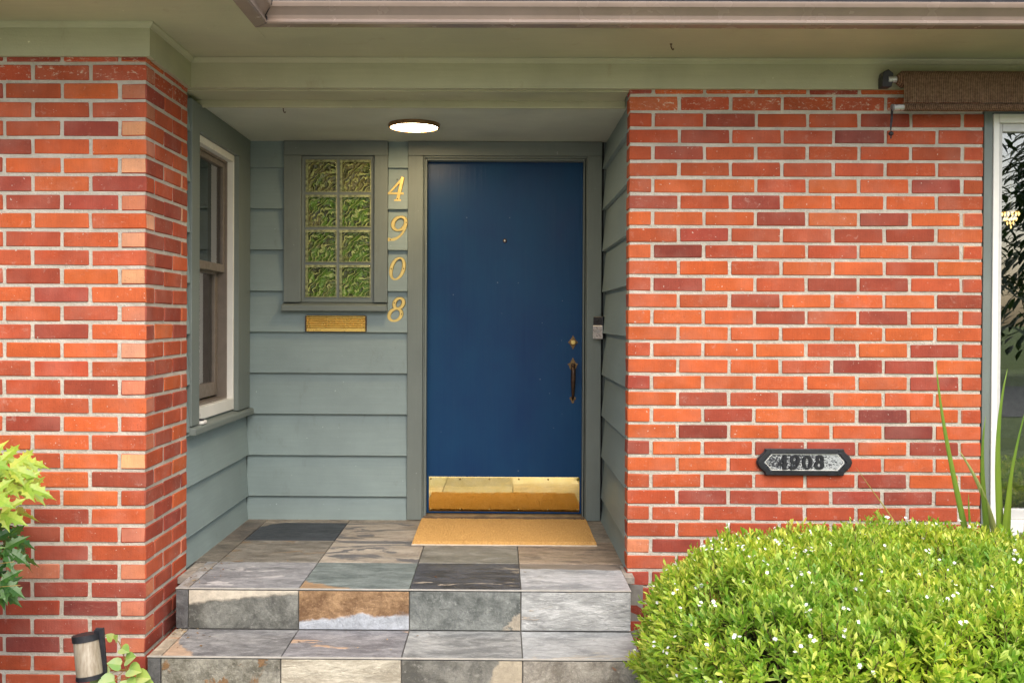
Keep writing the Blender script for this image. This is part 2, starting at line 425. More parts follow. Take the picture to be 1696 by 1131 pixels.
# ------------------------------------------------------------------ lap siding
XS_L, XS_R, YB, CEIL = -1.435, .585, 5.753, 2.127
LAPS = [2.207] + [1.977 - .2306*k for k in range(9)] + [.0]
def boards():
    for k in range(len(LAPS)-1):
        yield LAPS[k+1], min(LAPS[k] + .015, CEIL + .01) if k == 0 else LAPS[k] + .014
def lap(parent, mat, fn, a, b, z0, z1, notch=None):
    # wedge profile: proud lower edge, thin top tucked under the board above
    h = rnd.uniform(-.0012, .0012)
    pr = [(0, z0 + h), (.029, z0 + h), (.0275, z0+.003+h), (.004, z1), (0, z1)]
    if notch:          # one board cut out under a window: full height left and right of the cut
        na, nb, nz = notch; u = .0275 + (.004-.0275)*(nz-z0-.003-h)/(z1-z0-.003-h)
        low = [(0, z0+h), (.029, z0+h), (.0275, z0+.003+h), (u, nz), (0, nz)]
        return MB().prism(pr, fn, a, na).prism(low, fn, na, nb).prism(pr, fn, nb, b).build('siding_board', mat, parent)
    return MB().prism(pr, fn, a, b).build('siding_board', mat, parent, bevel=.0012, seg=1)
back = thing('siding_wall', 'blue grey lap siding wall behind the porch, beside the blue door', 'wall')
fb = lambda u, v, t: (t, YB - u, v)
MB().box(-1.6, -1.117, YB, YB+.10, -.2, 2.2).box(-.703, -.424, YB, YB+.10, -.2, 2.2).box(-1.117, -.703, YB, YB+.10, -.2, 1.221).box(-1.117, -.703, YB, YB+.10, 2.046, 2.2).box(.478, .75, YB, YB+.10, -.2, 2.2).box(-.424, .478, YB+.0, YB+.10, 2.045, 2.2).build('wall_sheathing', M['trim'], back)
for z0, z1 in boards():
    zc = (z0+z1)/2
    if z1 > 1.24:
        if z0 < 1.22: lap(back, M['siding'], fb, -1.4195, -.5165, z0, z1, (-1.213, -.628, 1.1715)); continue
        lap(back, M['siding'], fb, -1.4195, -1.213, z0, z1)
        lap(back, M['siding'], fb, -.628, -.5165, z0, z1)
    else: lap(back, M['siding'], fb, -1.4195, -.5165, z0, z1)
left = thing('siding_wall', 'blue grey lap siding wall holding the side window on the left', 'wall')
fl = lambda u, v, t: (XS_L + u, t, v)
mbx = MB().box(XS_L-.10, XS_L, YLE+.01, YB, -.2, .66).box(XS_L-.10, XS_L, YLE+.01, 4.757, .66, 2.2).box(XS_L-.10, XS_L, 5.471, YB, .66, 2.2).box(XS_L-.10, XS_L, 4.757, 5.471, 2.02, 2.2)
mbx.build('wall_sheathing', M['trim'], left)
for z0, z1 in boards():
    if z1 < .66: lap(left, M['siding_side'], fl, YLE+.012, YB-.004, z0, min(z1, .62))
    else:
        if z0 < .6: lap(left, M['siding_side'], fl, YLE+.012, YB-.004, z0, .602)
        lap(left, M['siding_side'], fl, YLE+.012, 4.636, max(z0, .61), z1)
right = thing('siding_wall', 'narrow blue grey lap siding wall right of the door', 'wall')
frr = lambda u, v, t: (XS_R - u + .018, t, v)
MB().box(XS_R+.019, XS_R+.09, 4.667, YB, -.2, 2.2).build('wall_sheathing', M['trim'], right)
for z0, z1 in boards(): lap(right, M['siding_side'], frr, 4.667, YB-.004, z0, z1)

# ------------------------------------------------------------------ porch ceiling, eaves, gutters, roof
pc = tag(MB().box(-1.7, .9, 4.80, 5.9, CEIL, CEIL+.05).build('porch_ceiling', M['ceiling']), 'grey green painted porch ceiling holding the round lamp', 'ceiling')
ev = thing('eaves', 'olive green painted soffit with frieze boards and mouldings under the gutter', 'eaves')
SZ = 2.286
XE, YE, YW = -.975, 4.055, 3.50
MB().box(-3.6, XE, YW, YL+.2, SZ, SZ+.02).build('soffit_panel', M['eave'], ev)
MB().box(XL-.02, 4.6, YE, 4.80, SZ+.0012, SZ+.022).build('soffit_panel', M['eave'], ev)
# frieze: left wing front, its return, and the long run over porch and right wall
MB().box(-3.4, XL+.020, YL-.020, YL+.05, 2.155, SZ).build('frieze_board', M['eave'], ev, bevel=.0015)
MB().box(XL-.05, XL+.0195, YL+.0505, YR-.0212, 2.152, SZ).build('frieze_board', M['eave_y'], ev, bevel=.0015)
MB().box(XL-.09, 4.4, YR-.021, YR+.02, 2.156, SZ).build('frieze_board', M['eave'], ev, bevel=.0015)
MB().box(XL-.09, XR0+.0, YR+.0205, 4.79, 2.150, 2.25).build('porch_lintel', M['eave'], ev, bevel=.002)
MB().box(-1.49, XR0+.01, 4.7905, 4.8105, 2.118, 2.2).build('lintel_trim', M['eave'], ev, bevel=.004)
def cove(a, b, fn):
    pr = [(0, SZ), (.020, SZ), (.018, SZ-.007), (.010, SZ-.013), (.004, SZ-.020), (0, SZ-.021)]
    return MB().prism(pr, fn, a, b)
cove(-3.4, XL+.0195, lambda u, v, t: (t + (u if t > -2 else 0), YL-.0205-u, v)).build('cove_moulding', M['eave'], ev)
cove(YL-.0195, YR-.022, lambda u, v, t: (XL+.0205+u, t - (u if t < 4.2 else u), v)).build('cove_moulding', M['eave_y'], ev)
cove(XL+.022, 4.4, lambda u, v, t: (t + (u if t < 0 else 0), YR-.0215-u, v)).build('cove_moulding', M['eave'], ev)

# gutter profile: (outward distance, height) from the fascia foot
GP = [(0,0),(.052,0),(.058,.006),(.058,.014),(.050,.020),(.052,.034),(.066,.050),(.080,.060),(.084,.070),(.084,.080),(.074,.084),(.074,.074),(.010,.06),(.004,.078),(0,.078)]
def gutter_run(name_label, fn, a, b):
    g = thing('gutter', name_label, 'gutter')
    smoothshade(MB().prism(GP, fn, a, b).build('trough', M['gutter'], g), 28)
    return g
GZ0 = 2.281
def mit(x0, y): return None
# long run: outward is -Y; mitred against the wing run, whose outward is +X
g1 = gutter_run('long brown gutter running across above the door', lambda u, v, t: ((XE+u) if t < 0 else t, YE-u, GZ0+v), XE, 4.6)
g2 = gutter_run('short brown gutter running forward at the upper left', lambda u, v, t: (XE+u, (YE-u) if t > 3.9 else t, GZ0+v), YE, YW)
g3 = gutter_run('brown gutter along the front of the left wing eave', lambda u, v, t: ((XE+u) if t > -2 else t, YW-u, GZ0+v), XE, -3.6)
smoothshade(MB().tube([(XE+.004, YE-.001, GZ0+.001), (XE+.055, YE-.055, GZ0+.001), (XE+.06, YE-.06, GZ0+.02), (XE+.053, YE-.053, GZ0+.034), (XE+.084, YE-.084, GZ0+.068), (XE+.085, YE-.085, GZ0+.082)], .0022, 5).build('mitre_seam', M['black'], g1))
M['shingle'] = plain('roof_shingle', (.06, .062, .075), .9, var=.3, scale=25, bump=.5)
M['fascia'] = M['eave']
roof = thing('roof', 'dark grey shingle roof edge just above the long gutter', 'roof')
def slab(p, th=.03):
    q = [Vector(a) for a in p]; n = (q[1]-q[0]).cross(q[2]-q[0]).normalized() * th
    if n.z < 0: n = -n
    k = len(q); return MB().add(q + [a+n for a in q], [tuple(range(k)), tuple(range(k, 2*k))] + [(i, (i+1) % k, k+(i+1) % k, k+i) for i in range(k)])
slab([(-3.6, YE-.03, 2.372), (4.6, YE-.03, 2.372), (4.6, 9.5, 4.5), (-3.6, 9.5, 4.5)]).build('roof_slope', M['shingle'], roof)
slab([(XE+.03, YW-.03, 2.372), (XE+.03, 6.4, 2.372), (-2.5, 6.4, 3.0), (-2.5, YW+.6, 3.0)]).build('roof_slope', M['shingle'], roof)
slab([(-3.7, YW-.03, 2.372), (-3.7, 6.4, 2.372), (-2.5, 6.4, 3.0), (-2.5, YW+.6, 3.0)]).build('roof_slope', M['shingle'], roof)
slab([(-3.7, YW-.03, 2.372), (XE+.03, YW-.03, 2.372), (-2.5, YW+.6, 3.0)]).build('roof_slope', M['shingle'], roof)
MB().box(-3.6, 4.6, YE+.002, YE+.022, SZ+.024, 2.37).box(-3.6, XE-.002, YW+.001, YW+.021, SZ+.024, 2.37).build('fascia_board', M['eave'], roof)

# ------------------------------------------------------------------ steps and slate tiles
steps = thing('porch_steps', 'slate tiled entry landing with two steps below the door', 'steps')
YS1, YS2, Z2 = 4.25, 3.905, -.173
XA, XB = -1.350, .556
MB().box(XA+.008, XB-.008, YS1+.012, YR+.0, GZ-.05, -.0125).box(-1.52, .65, YR+.0005, YB+.2, GZ-.05, -.0125).box(XA+.008, XB-.008, YS2+.012, YS1+.0115, GZ-.05, Z2-.0125).build('step_core', plain('grout', (.21,.20,.18), .95, bump=.4), steps)
CX = [XA, -1.296, -.834, -.370, .096, XB]
G = .0022
def tile(name, mat, x0, x1, y0, y1, z0, z1, label=None, bev=.0018):
    cx, cy, cz = (x0+x1)/2, (y0+y1)/2, (z0+z1)/2
    o = MB().box(x0-cx, x1-cx, y0-cy, y1-cy, z0-cz, z1-cz).build(name, mat, steps, bevel=bev)
    o.location = (cx, cy, cz + rnd.uniform(-.0006, .0006))
    if label: o['label'] = label
    return o
ROWS = [YS1+.009, 4.713, 5.180, 5.640, YB-.002]
M['fillet'] = plain('grey_fillet', (.30,.27,.23), .9, var=.3, bump=.5)
MB().box(-1.398, XA-.001, YS1+.18, 4.70, -.03, -.004).build('mortar_fillet', M['fillet'], steps)
MB().box(.559, .60, 4.48, 4.71, -.03, -.004).build('mortar_fillet', M['fillet'], steps)
GREY, LGREY, OLIV, TAN, BRN, CHAR, CREAM, RUST, TEAL = (.30,.31,.33), (.52,.53,.56), (.20,.20,.16), (.42,.34,.25), (.22,.17,.13), (.040,.045,.060), (.62,.54,.42), (.40,.20,.075), (.18,.235,.235)
DG = (.12,.12,.12)
def top(i, r, mat, x0=None, x1=None, **k):
    tile('floor_tile', mat, (CX[i] if x0 is None else x0)+G, (CX[i+1] if x1 is None else x1)-G, ROWS[r]+(G if r else 0), ROWS[r+1]-G, -.012, 0, **k)
S = slate
top(0, 0, S('slate_strip_front', TAN, LGREY, GREY, 8), x0=XA)
top(1, 0, S('slate_lavender', (.30,.30,.33), (.47,.47,.50), (.64,.62,.62), 5, (1,2.5,1), 12, .63))
top(2, 0, S('slate_teal', (.17,.215,.215), (.31,.36,.36), (.42,.27,.15), 6, (1,2.5,1), 8, band=(-.5,-1,.235,.16)))
top(3, 0, S('slate_navy', (.030,.034,.048), (.10,.11,.14), (.50,.43,.34), 6, (1,2.6,1), -25, .645), label='dark navy slate tile with a cream streak')
top(4, 0, S('slate_pale', (.46,.48,.52), (.66,.67,.70), (.24,.20,.165), 4, (1,2.2,1), -20, band=(.05,1,.125,.07)), x1=.558)
top(0, 1, S('slate_strip_mid', (.17,.15,.13), (.33,.29,.24), None, 7, (1,2,1)), x0=-1.42)
top(1, 1, S('slate_brown', (.22,.19,.155), (.36,.33,.29), (.28,.19,.11), 6, (1,2.4,1), 10, .64))
top(2, 1, S('slate_tan_vein', (.50,.42,.34), (.60,.53,.45), (.17,.165,.17), 4, (1,2.4,1), 28, .58))
top(3, 1, S('slate_olive', (.22,.215,.19), (.34,.33,.30), None, 4, (1,2,1), -15))
top(4, 1, S('slate_tan', (.34,.25,.18), (.50,.39,.30), (.20,.155,.125), 7, (1,3,1), 5, .6), x1=.605)
top(0, 2, S('slate_strip_back', (.13,.11,.10), (.24,.20,.17), None, 7), x0=-1.42)
top(1, 2, S('slate_black', (.028,.032,.045), (.060,.068,.088), (.28,.24,.19), 6, (1,2.4,1), 15, band=(-.8,.9,.29,.12)), label='near black slate tile by the back wall')
top(2, 2, S('slate_beige_dark', (.44,.36,.28), (.55,.47,.39), (.16,.15,.15), 4, (1,3,1), 14, .6))
top(3, 2, S('slate_beige', (.45,.38,.29), (.56,.49,.40), None, 5))
top(4, 2, S('slate_greybrown', (.27,.22,.18), (.40,.35,.29), None, 5, (1,2,1)), x1=.605)
for i in range(5):
    top(i, 3, S('slate_edge_%d' % i, (.24,.19,.15), (.42,.36,.29), None, 7), x0=-1.42 if i == 0 else None, x1=.605 if i == 4 else None)
def rise(i, mat, y, z0, z1, **k):
    tile('riser_tile', mat, CX[i]+G, CX[i+1]-G, y, y+.011, z0, z1, **k)
z0, z1 = Z2+.003, -.0106
rise(0, S('riser_strip_a', (.115,.115,.12), (.18,.18,.185), None, 8, plane='xz'), YS1, z0, z1)
rise(1, S('riser_olive', (.13,.13,.115), (.30,.30,.27), (.66,.59,.47), 5, band=(-.12,1,.047,.10), plane='xz', veins=.12), YS1, z0, z1, label='grey riser tile with a cream upper edge')
rise(2, S('riser_rust', (.29,.15,.065), (.50,.31,.16), (.50,.53,.57), 9, band=(.08,-1,.030,.10), plane='xz', dark=(.12,.05,.02)), YS1, z0, z1, label='rust orange riser tile with a white lower edge')
rise(3, S('riser_green', (.15,.165,.155), (.31,.325,.31), (.50,.43,.33), 6, band=(.55,-.7,.13,.22), plane='xz', veins=.15), YS1, z0, z1)
rise(4, S('riser_pale', (.54,.545,.54), (.68,.68,.68), (.58,.50,.41), 4, (1,1,3.5), 35, .66, plane='xz', veins=.15), YS1, z0, z1, label='pale grey riser tile with diagonal tan bands')
def tread(i, mat, x0=None, **k):
    tile('tread_tile', mat, (CX[i] if x0 is None else x0)+G, CX[i+1]-G, YS2+.009, YS1-.002, Z2-.012, Z2, **k)
tread(0, S('tread_cream', (.60,.50,.38), (.68,.60,.48), (.55,.33,.20), 7))
tread(1, S('tread_grey', (.23,.23,.245), (.42,.42,.43), (.56,.40,.28), 5, (1,1.8,1), 15, band=(-1,-.6,.21,.16)))
tread(2, S('tread_violet', (.24,.235,.26), (.44,.435,.46), (.62,.42,.28), 5, (1,2.4,1), -20, .64))
tread(3, S('tread_lightgrey', (.33,.34,.345), (.52,.53,.53), (.62,.60,.56), 4, (1,2,1), 20, .66))
tread(4, S('tread_pale', (.44,.46,.48), (.60,.62,.64), (.60,.56,.48), 4, (1,2,1), -15, .68))
z0, z1 = GZ+.002, Z2-.0106
rise(0, S('riser_strip_b', (.075,.075,.078), (.15,.15,.15), None, 9, plane='xz'), YS2, z0, z1)
rise(1, S('riser_mottled', (.19,.175,.13), (.40,.38,.32), (.25,.14,.06), 11, patch=.63, plane='xz'), YS2, z0, z1)
rise(2, S('riser_cream', (.60,.53,.41), (.72,.66,.54), (.42,.37,.29), 5, (1,1,3), 0, .66, plane='xz', veins=.12), YS2, z0, z1, label='cream riser tile of the lower step')
rise(3, S('riser_olivegrey', (.145,.14,.12), (.29,.28,.25), (.48,.41,.30), 6, band=(1,-.2,.11,.14), plane='xz'), YS2, z0, z1)
rise(4, S('riser_speckled', (.33,.29,.24), (.50,.46,.40), (.42,.20,.11), 12, patch=.66, plane='xz'), YS2, z0, z1)
M['nosing'] = plain('nosing_trim', (.42,.40,.36), .4, .3, var=.15)
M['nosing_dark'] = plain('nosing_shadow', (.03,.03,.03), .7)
for y, z in ((YS1, 0), (YS2, Z2)):
    x0 = XA
    MB().box(x0, XB, y-.001, y+.0075, z-.0062, z-.0004).build('edge_trim', M['nosing'], steps, bevel=.001)
    MB().box(x0, XB, y+.0028, y+.008, z-.0105, z-.0064).build('edge_shade_strip', M['nosing_dark'], steps)  # dark strip painted as the shade line under the nosing trim

# ------------------------------------------------------------------ front door
t = NT('blue_door_paint'); co = t.coord()
st = t.noise(t.mapping(co, (70, 70, 2.2)), 1, 5, .65); bl = t.noise(t.mapping(co, (2.2, 1, 1.4)), 1.4, 5, .6)
c = t.mix(t.ramp(bl, (.3, 0), (.7, 1)), (.0020, .030, .110), (.003, .050, .135))
c = t.mix(t.math('MULTIPLY', t.ramp(st, (.4, 0), (.75, 1)), .35), c, (.008, .048, .125))
c = t.mix(t.math('MULTIPLY', t.ramp(t.noise(co, 40, 2, .4), (.765, 0), (.785, 1)), .5), c, (.30, .36, .42))
M['door'] = t.fin(c, t.ramp(bl, (.3, .30), (.7, .42)), t.bump(t.math('ADD', st, t.noise(t.mapping(co, (4,4,.8)), 1.2, 3)), .35, .003), spec=.22)
t = NT('polished_brass'); co = t.coord()
w = t.noise(co, 5, 2)
M['brass_mirror'] = t.fin(t.ramp(t.noise(co, 30, 4), (.3, (.90, .68, .25)), (.7, (.94, .74, .33))), t.ramp(t.noise(co, 22, 5, .7), (.45, .03), (.8, .14)), t.bump(w, .15, .004), 1.0)
M['brass'] = plain('aged_brass', (.86, .60, .17), .28, .6, var=.05, scale=12, bump=.04)
M['brass_pale'] = plain('satin_brass', (.66, .47, .16), .36, .85, var=.10, scale=25, bump=.1)
M['antique'] = plain('antique_brass', (.20, .125, .055), .38, .7, var=.3, scale=60)
YD = 5.822
DX0, DX1, DZ0, DZ1 = -.4225, .4845, .024, 2.034
door = thing('front_door', 'flat dark blue front door with brass kick plate', 'door')
MB().box(DX0, DX1, YD, YD+.044, DZ0, DZ1).build('door_slab', M['door'], door, bevel=.002)
# kick plate with screws
kp = MB().box(-.398, .462, YD-.0022, YD-.0002, .034, .231).build('kick_plate', M['brass_mirror'], door, bevel=.0006)
for k in range(6):
    for z in (.046, .2195):
        MB().lathe([(.0001, .0018), (.004, .0012), (.0055, 0)], (-.387 + k*.1676, YD-.0022, z + rnd.uniform(-.001,.001)), (0,-1,0), 10).build('screw', M['screw'], kp, smooth=True)
# peephole
ph = MB().lathe([(.0115, 0), (.0115, .003), (.009, .0042), (.006, .0042)], (.029, YD, 1.578), (0,-1,0), 20).build('peephole', M['bronze'], door, smooth=True)
MB().lathe([(.0058, .0043), (.004, .0052), (.0001, .0056)], (.029, YD, 1.578), (0,-1,0), 16).build('lens', M['steel'], ph, smooth=True)
# deadbolt: fleur plate and brass cylinder
def fleur(cx, cz, s, up=1):
    pts = [(-.35,-.1),(-.30,.25),(-.62,.42),(-.30,.62),(-.26,.85),(0,1.35),(.26,.85),(.30,.62),(.62,.42),(.30,.25),(.35,-.1)]
    return [(cx + x*s, cz + up*z*s) for x, z in pts]
fy = lambda u, v, t: (u, t, v)
X0 = .4205
db = MB().lathe([(.0215, 0), (.0215, .004), (.018, .006)], (X0, YD, 1.002), (0,-1,0), 24)
for up in (1, -1): db.prism(fleur(X0, 1.002 + up*.014, .020, up), fy, YD-.0035, YD)
for sg in (1, -1): db.prism([(X0+sg*.018, .992), (X0+sg*.029, 1.002), (X0+sg*.018, 1.012)], fy, YD-.0034, YD)
dbo = db.build('deadbolt', M['antique'], door)
MB().lathe([(.0130, .004), (.0130, .010), (.0115, .0125), (.0001, .0128)], (X0, YD, 1.002), (0,-1,0), 24).box(X0-.0016, X0+.0016, YD-.0135, YD-.0125, .995, 1.006).build('key_cylinder', M['brass_pale'], dbo, smooth=False)
# handle set: top plate, thumb latch, bowed grip, foot plate
hs = MB().prism([(X0 + .021*math.cos(a), .868 + .028*math.sin(a)) for a in [i*math.pi/10 for i in range(20)]], fy, YD-.004, YD)
hs.prism(fleur(X0, .886, .022, 1), fy, YD-.0036, YD)
for sg in (1, -1): hs.prism([(X0+sg*.018, .862), (X0+sg*.030, .878), (X0+sg*.018, .884)], fy, YD-.0034, YD)
hs.prism([(X0 + (.015+.006*math.cos(3*a))*math.cos(a+math.pi/2+math.pi/3), .676 + (.017+.005*math.cos(3*a))*math.sin(a+math.pi/2+math.pi/3)) for a in [i*math.pi/12 for i in range(24)]], fy, YD-.004, YD)
h = hs.build('handle_set', M['antique'], door)
path = [(X0, YD-.002, .862), (X0, YD-.020, .866), (X0, YD-.040, .856), (X0, YD-.047, .835), (X0, YD-.046, .80), (X0, YD-.042, .76), (X0, YD-.034, .72), (X0, YD-.020, .692), (X0, YD-.004, .678)]
MB().tube(path, [.011,.011,.0115,.0125,.0135,.012,.009,.0075,.007], 14).build('grip', M['bronze'], h, smooth=True)
MB().lathe([(.0001,.006),(.010,.005),(.013,.002),(.013,0)], (X0, YD-.043, .874), (0,-.5,1), 16).tube([(X0, YD, .873), (X0, YD-.045, .874)], .005, 8).build('thumb_latch', M['bronze'], h, smooth=True)
# frame
fr = thing('door_frame', 'grey green painted frame and casing around the blue door', 'door frame')
cz = 2.1255
MB().box(-.516, -.4305, YB-.033, YB-.0005, .002, 2.0445).build('casing', M['trim'], fr, bevel=.003)
MB().box(.489, .571, YB-.033, YB-.0005, .002, 2.0445).build('casing', M['trim'], fr, bevel=.003)
MB().box(-.516, .571, YB-.0325, YB-.0005, 2.0455, cz).build('casing_head', M['trim_h'], fr, bevel=.003)
MB().box(-.4295, -.4235, YB-.018, YB+.16, .002, 2.044).box(-.4233, -.4105, YB+.0, YD-.004, .002, 2.0315).build('jamb', M['trim'], fr, bevel=.0015)
MB().box(.4855, .4883, YB-.018, YB+.16, .002, 2.044).box(.4725, .4853, YB+.0, YD-.004, .002, 2.0315).build('jamb', M['trim'], fr, bevel=.0015)
MB().box(-.4234, .4854, YB-.018, YB+.16, 2.0352, 2.0445).box(-.410, .472, YB, YD-.004, 2.0235, 2.0350).build('jamb_head', M['trim_h'], fr, bevel=.0015)
MB().box(-.4230, .4850, YB-.010, YB+.15, .001, .021).build('threshold', plain('worn_oak', (.16,.10,.05), .6, var=.35, scale=18, bump=.4), fr, bevel=.003)
MB().box(.5715, .5835, YB-.004, YB-.0003, 0, CEIL).build('gap_shade_strip', M['gap_shade'], fr)  # dark strip filling the casing gap with painted shade

# ------------------------------------------------------------------ coir mat
t = NT('coir'); co = t.coord()
f = t.noise(co, 260, 3, .7); g = t.noise(co, 14, 4, .6)
c = t.mix(t.ramp(f, (.35, 0), (.68, 1)), (.40, .20, .055), (.80, .50, .19))
c = t.mix(t.math('MULTIPLY', t.ramp(g, (.35, 0), (.7, 1)), .3), c, (.62, .36, .11))
M['coir'] = t.fin(c, .95, t.bump(f, 1, .006), spec=.1)
mat = thing('doormat', 'plain tan coir doormat lying in front of the blue door', 'doormat')
mb = MB(); nx, ny = 190, 80; mx0, mx1, my0, my1 = -.432, .492, 5.085, 5.685
vs = []
for j in range(ny+1):
    for i in range(nx+1):
        e = min(i, nx-i, j, ny-j)
        z = .0205 + rnd.uniform(-.0022, .0018) + .0015*mnoise.noise(Vector((i*.07, j*.07, 0)))
        if e == 0: z = .006
        fx = rnd.uniform(-.0016, .0016) if e < 2 else 0
        vs.append((mx0+(mx1-mx0)*i/nx + fx, my0+(my1-my0)*j/ny + (rnd.uniform(-.002,.002) if e < 2 else 0), z))
mb.add(vs, [(j*(nx+1)+i, j*(nx+1)+i+1, (j+1)*(nx+1)+i+1, (j+1)*(nx+1)+i) for j in range(ny) for i in range(nx)])
mb.build('coir_pile', M['coir'], mat, fix=False)
MB().box(mx0-.001, mx1+.001, my0-.002, my1+.001, .0008, .0062).build('vinyl_backing', plain('vinyl_backing', (.62,.52,.40), .7), mat)

# ------------------------------------------------------------------ glass block window
gw = thing('glass_block_window', 'small glass block window of eight wavy blocks left of the door', 'window')
gx0, gx1, gz0, gz1 = -1.112, -.708, 1.236, 2.040
yf = YB - .035
MB().box(-1.2125, gx0-.004, yf, YB-.0005, 1.2215, 2.0445).build('casing', M['trim'], gw, bevel=.002)
MB().box(gx1+.004, -.629, yf, YB-.0005, 1.2215, 2.0445).build('casing', M['trim'], gw, bevel=.002)
MB().box(-1.2125, -.629, yf-.0012, YB-.0005, 2.0455, cz).build('casing_head', M['trim_h'], gw, bevel=.002)
MB().prism([(YB-.066, 1.172), (YB-.066, 1.204), (YB-.0005, 1.2205), (YB-.0005, 1.172)], lambda u, v, t: (t, u, v), -1.219, -.628).build('window_sill', M['trim_h'], gw, bevel=.003)
MB().box(gx0-.0035, gx0+.010, YB-.012, YB+.09, gz0-.014, gz1+.0045).box(gx1-.010, gx1+.0035, YB-.012, YB+.09, gz0-.014, gz1+.0045).box(gx0+.0105, gx1-.0105, YB-.012, YB+.09, gz1-.010, gz1+.0044).box(gx0+.0105, gx1-.0105, YB-.012, YB+.09, gz0-.014, gz0+.006).build('inner_stop', M['trim'], gw, bevel=.0015)
MB().box(gx0, gx1, YB+.012, YB+.088, gz0, gz1).build('block_mortar', M['trim'], gw)
t = NT('wavy_block_glass'); co = t.coord(); t.n.remove(t.b)
tr = t.new('BsdfTransparent'); t.put(tr.inputs[0], (.90, .95, .80))
gl = t.new('BsdfGlossy'); gl.inputs['Roughness'].default_value = .06; t.put(gl.inputs[0], (.95, .95, .82))
lw = t.new('LayerWeight'); lw.inputs[0].default_value = .32
f = t.math('ADD', t.math('MULTIPLY', lw.outputs['Fresnel'], .5), .0)
ms = t.new('MixShader'); t.put(ms.inputs[0], f)
t.l.new(tr.outputs[0], ms.inputs[1]); t.l.new(gl.outputs[0], ms.inputs[2]); t.l.new(ms.outputs[0], t.out.inputs[0])
M['block'] = t.m
t = NT('block_rear_painted_view'); co = t.coord()  # greens and bright arcs paint the view refracted through the block
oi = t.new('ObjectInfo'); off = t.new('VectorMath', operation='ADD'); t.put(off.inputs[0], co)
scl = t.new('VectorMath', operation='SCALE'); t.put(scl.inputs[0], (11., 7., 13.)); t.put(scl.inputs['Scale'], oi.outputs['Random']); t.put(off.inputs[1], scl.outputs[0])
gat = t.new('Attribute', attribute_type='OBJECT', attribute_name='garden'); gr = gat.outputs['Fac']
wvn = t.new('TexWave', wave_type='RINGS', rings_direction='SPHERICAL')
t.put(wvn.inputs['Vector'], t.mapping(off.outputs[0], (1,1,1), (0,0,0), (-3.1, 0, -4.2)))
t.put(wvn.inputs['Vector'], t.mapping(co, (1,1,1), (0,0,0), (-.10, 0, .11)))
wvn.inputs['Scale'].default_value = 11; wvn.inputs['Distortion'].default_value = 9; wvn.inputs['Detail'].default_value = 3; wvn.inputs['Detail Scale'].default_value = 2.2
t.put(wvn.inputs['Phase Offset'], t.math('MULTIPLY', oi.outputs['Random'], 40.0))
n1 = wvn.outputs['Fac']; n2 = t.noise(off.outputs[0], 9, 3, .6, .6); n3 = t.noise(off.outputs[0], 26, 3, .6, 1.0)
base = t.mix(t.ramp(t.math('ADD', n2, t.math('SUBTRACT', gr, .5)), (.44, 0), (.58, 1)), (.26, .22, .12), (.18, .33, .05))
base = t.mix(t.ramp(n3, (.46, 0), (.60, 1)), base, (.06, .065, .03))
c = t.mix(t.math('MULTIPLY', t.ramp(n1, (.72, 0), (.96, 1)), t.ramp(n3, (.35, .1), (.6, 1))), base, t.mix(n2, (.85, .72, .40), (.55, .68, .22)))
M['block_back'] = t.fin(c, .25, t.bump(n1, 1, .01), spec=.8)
M['block_rim'] = plain('block_rim_glass', (.46, .44, .27), .12, var=.5, scale=60, bump=.5, bscale=90)
def block_mesh(var):
    n = 36; w, hgt = .176, .182; mb = MB(); vs = []
    for j in range(n+1):
        for i in range(n+1):
            u, v = i/n*2-1, j/n*2-1
            e = max(abs(u), abs(v)); y = 0
            if e > .93: y = .010*((e-.93)/.07)**1.5
            else:
                if var: a = math.hypot(u+1.1, v-1.0); b = math.hypot(u-1.2, v+1.25)
                else: a = math.hypot(u-1.15, v+1.1); b = math.hypot(u+1.2, v-1.2)
                ww = 1/(1+math.exp(-8*(b-a)))
                ph = (ww*a + (1-ww)*b) * 19 + 1.1*math.sin(3*u+2*v) + .8*math.sin(7*v-4*u)
                y = -.0026*max(0, math.sin(ph))**2.2 * min(1, (.93-e)/.12)
            vs.append((u*w/2, y, v*hgt/2))
    mb.add(vs, [(j*(n+1)+i, j*(n+1)+i+1, (j+1)*(n+1)+i+1, (j+1)*(n+1)+i) for j in range(n) for i in range(n)])
    return mb.mesh('glass_block', M['block'], smooth=True, fix=False)
def rim_mesh():
    mb = MB(); w, hgt = .176/2, .182/2
    for a, b, cc, d in ((-w, w, -hgt, -hgt+.007), (-w, w, hgt-.012, hgt), (-w, -w+.014, -hgt+.0072, hgt-.0122), (w-.006, w, -hgt+.0072, hgt-.0122)):
        mb.box(a, b, .008, .034, cc, d)
    return mb.mesh('rim', M['block_rim'])
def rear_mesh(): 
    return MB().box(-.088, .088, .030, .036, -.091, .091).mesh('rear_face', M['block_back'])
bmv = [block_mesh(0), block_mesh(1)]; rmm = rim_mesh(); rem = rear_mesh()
dxb = (gx1-gx0-.020)/2; dzb = (gz1-gz0-.016)/4
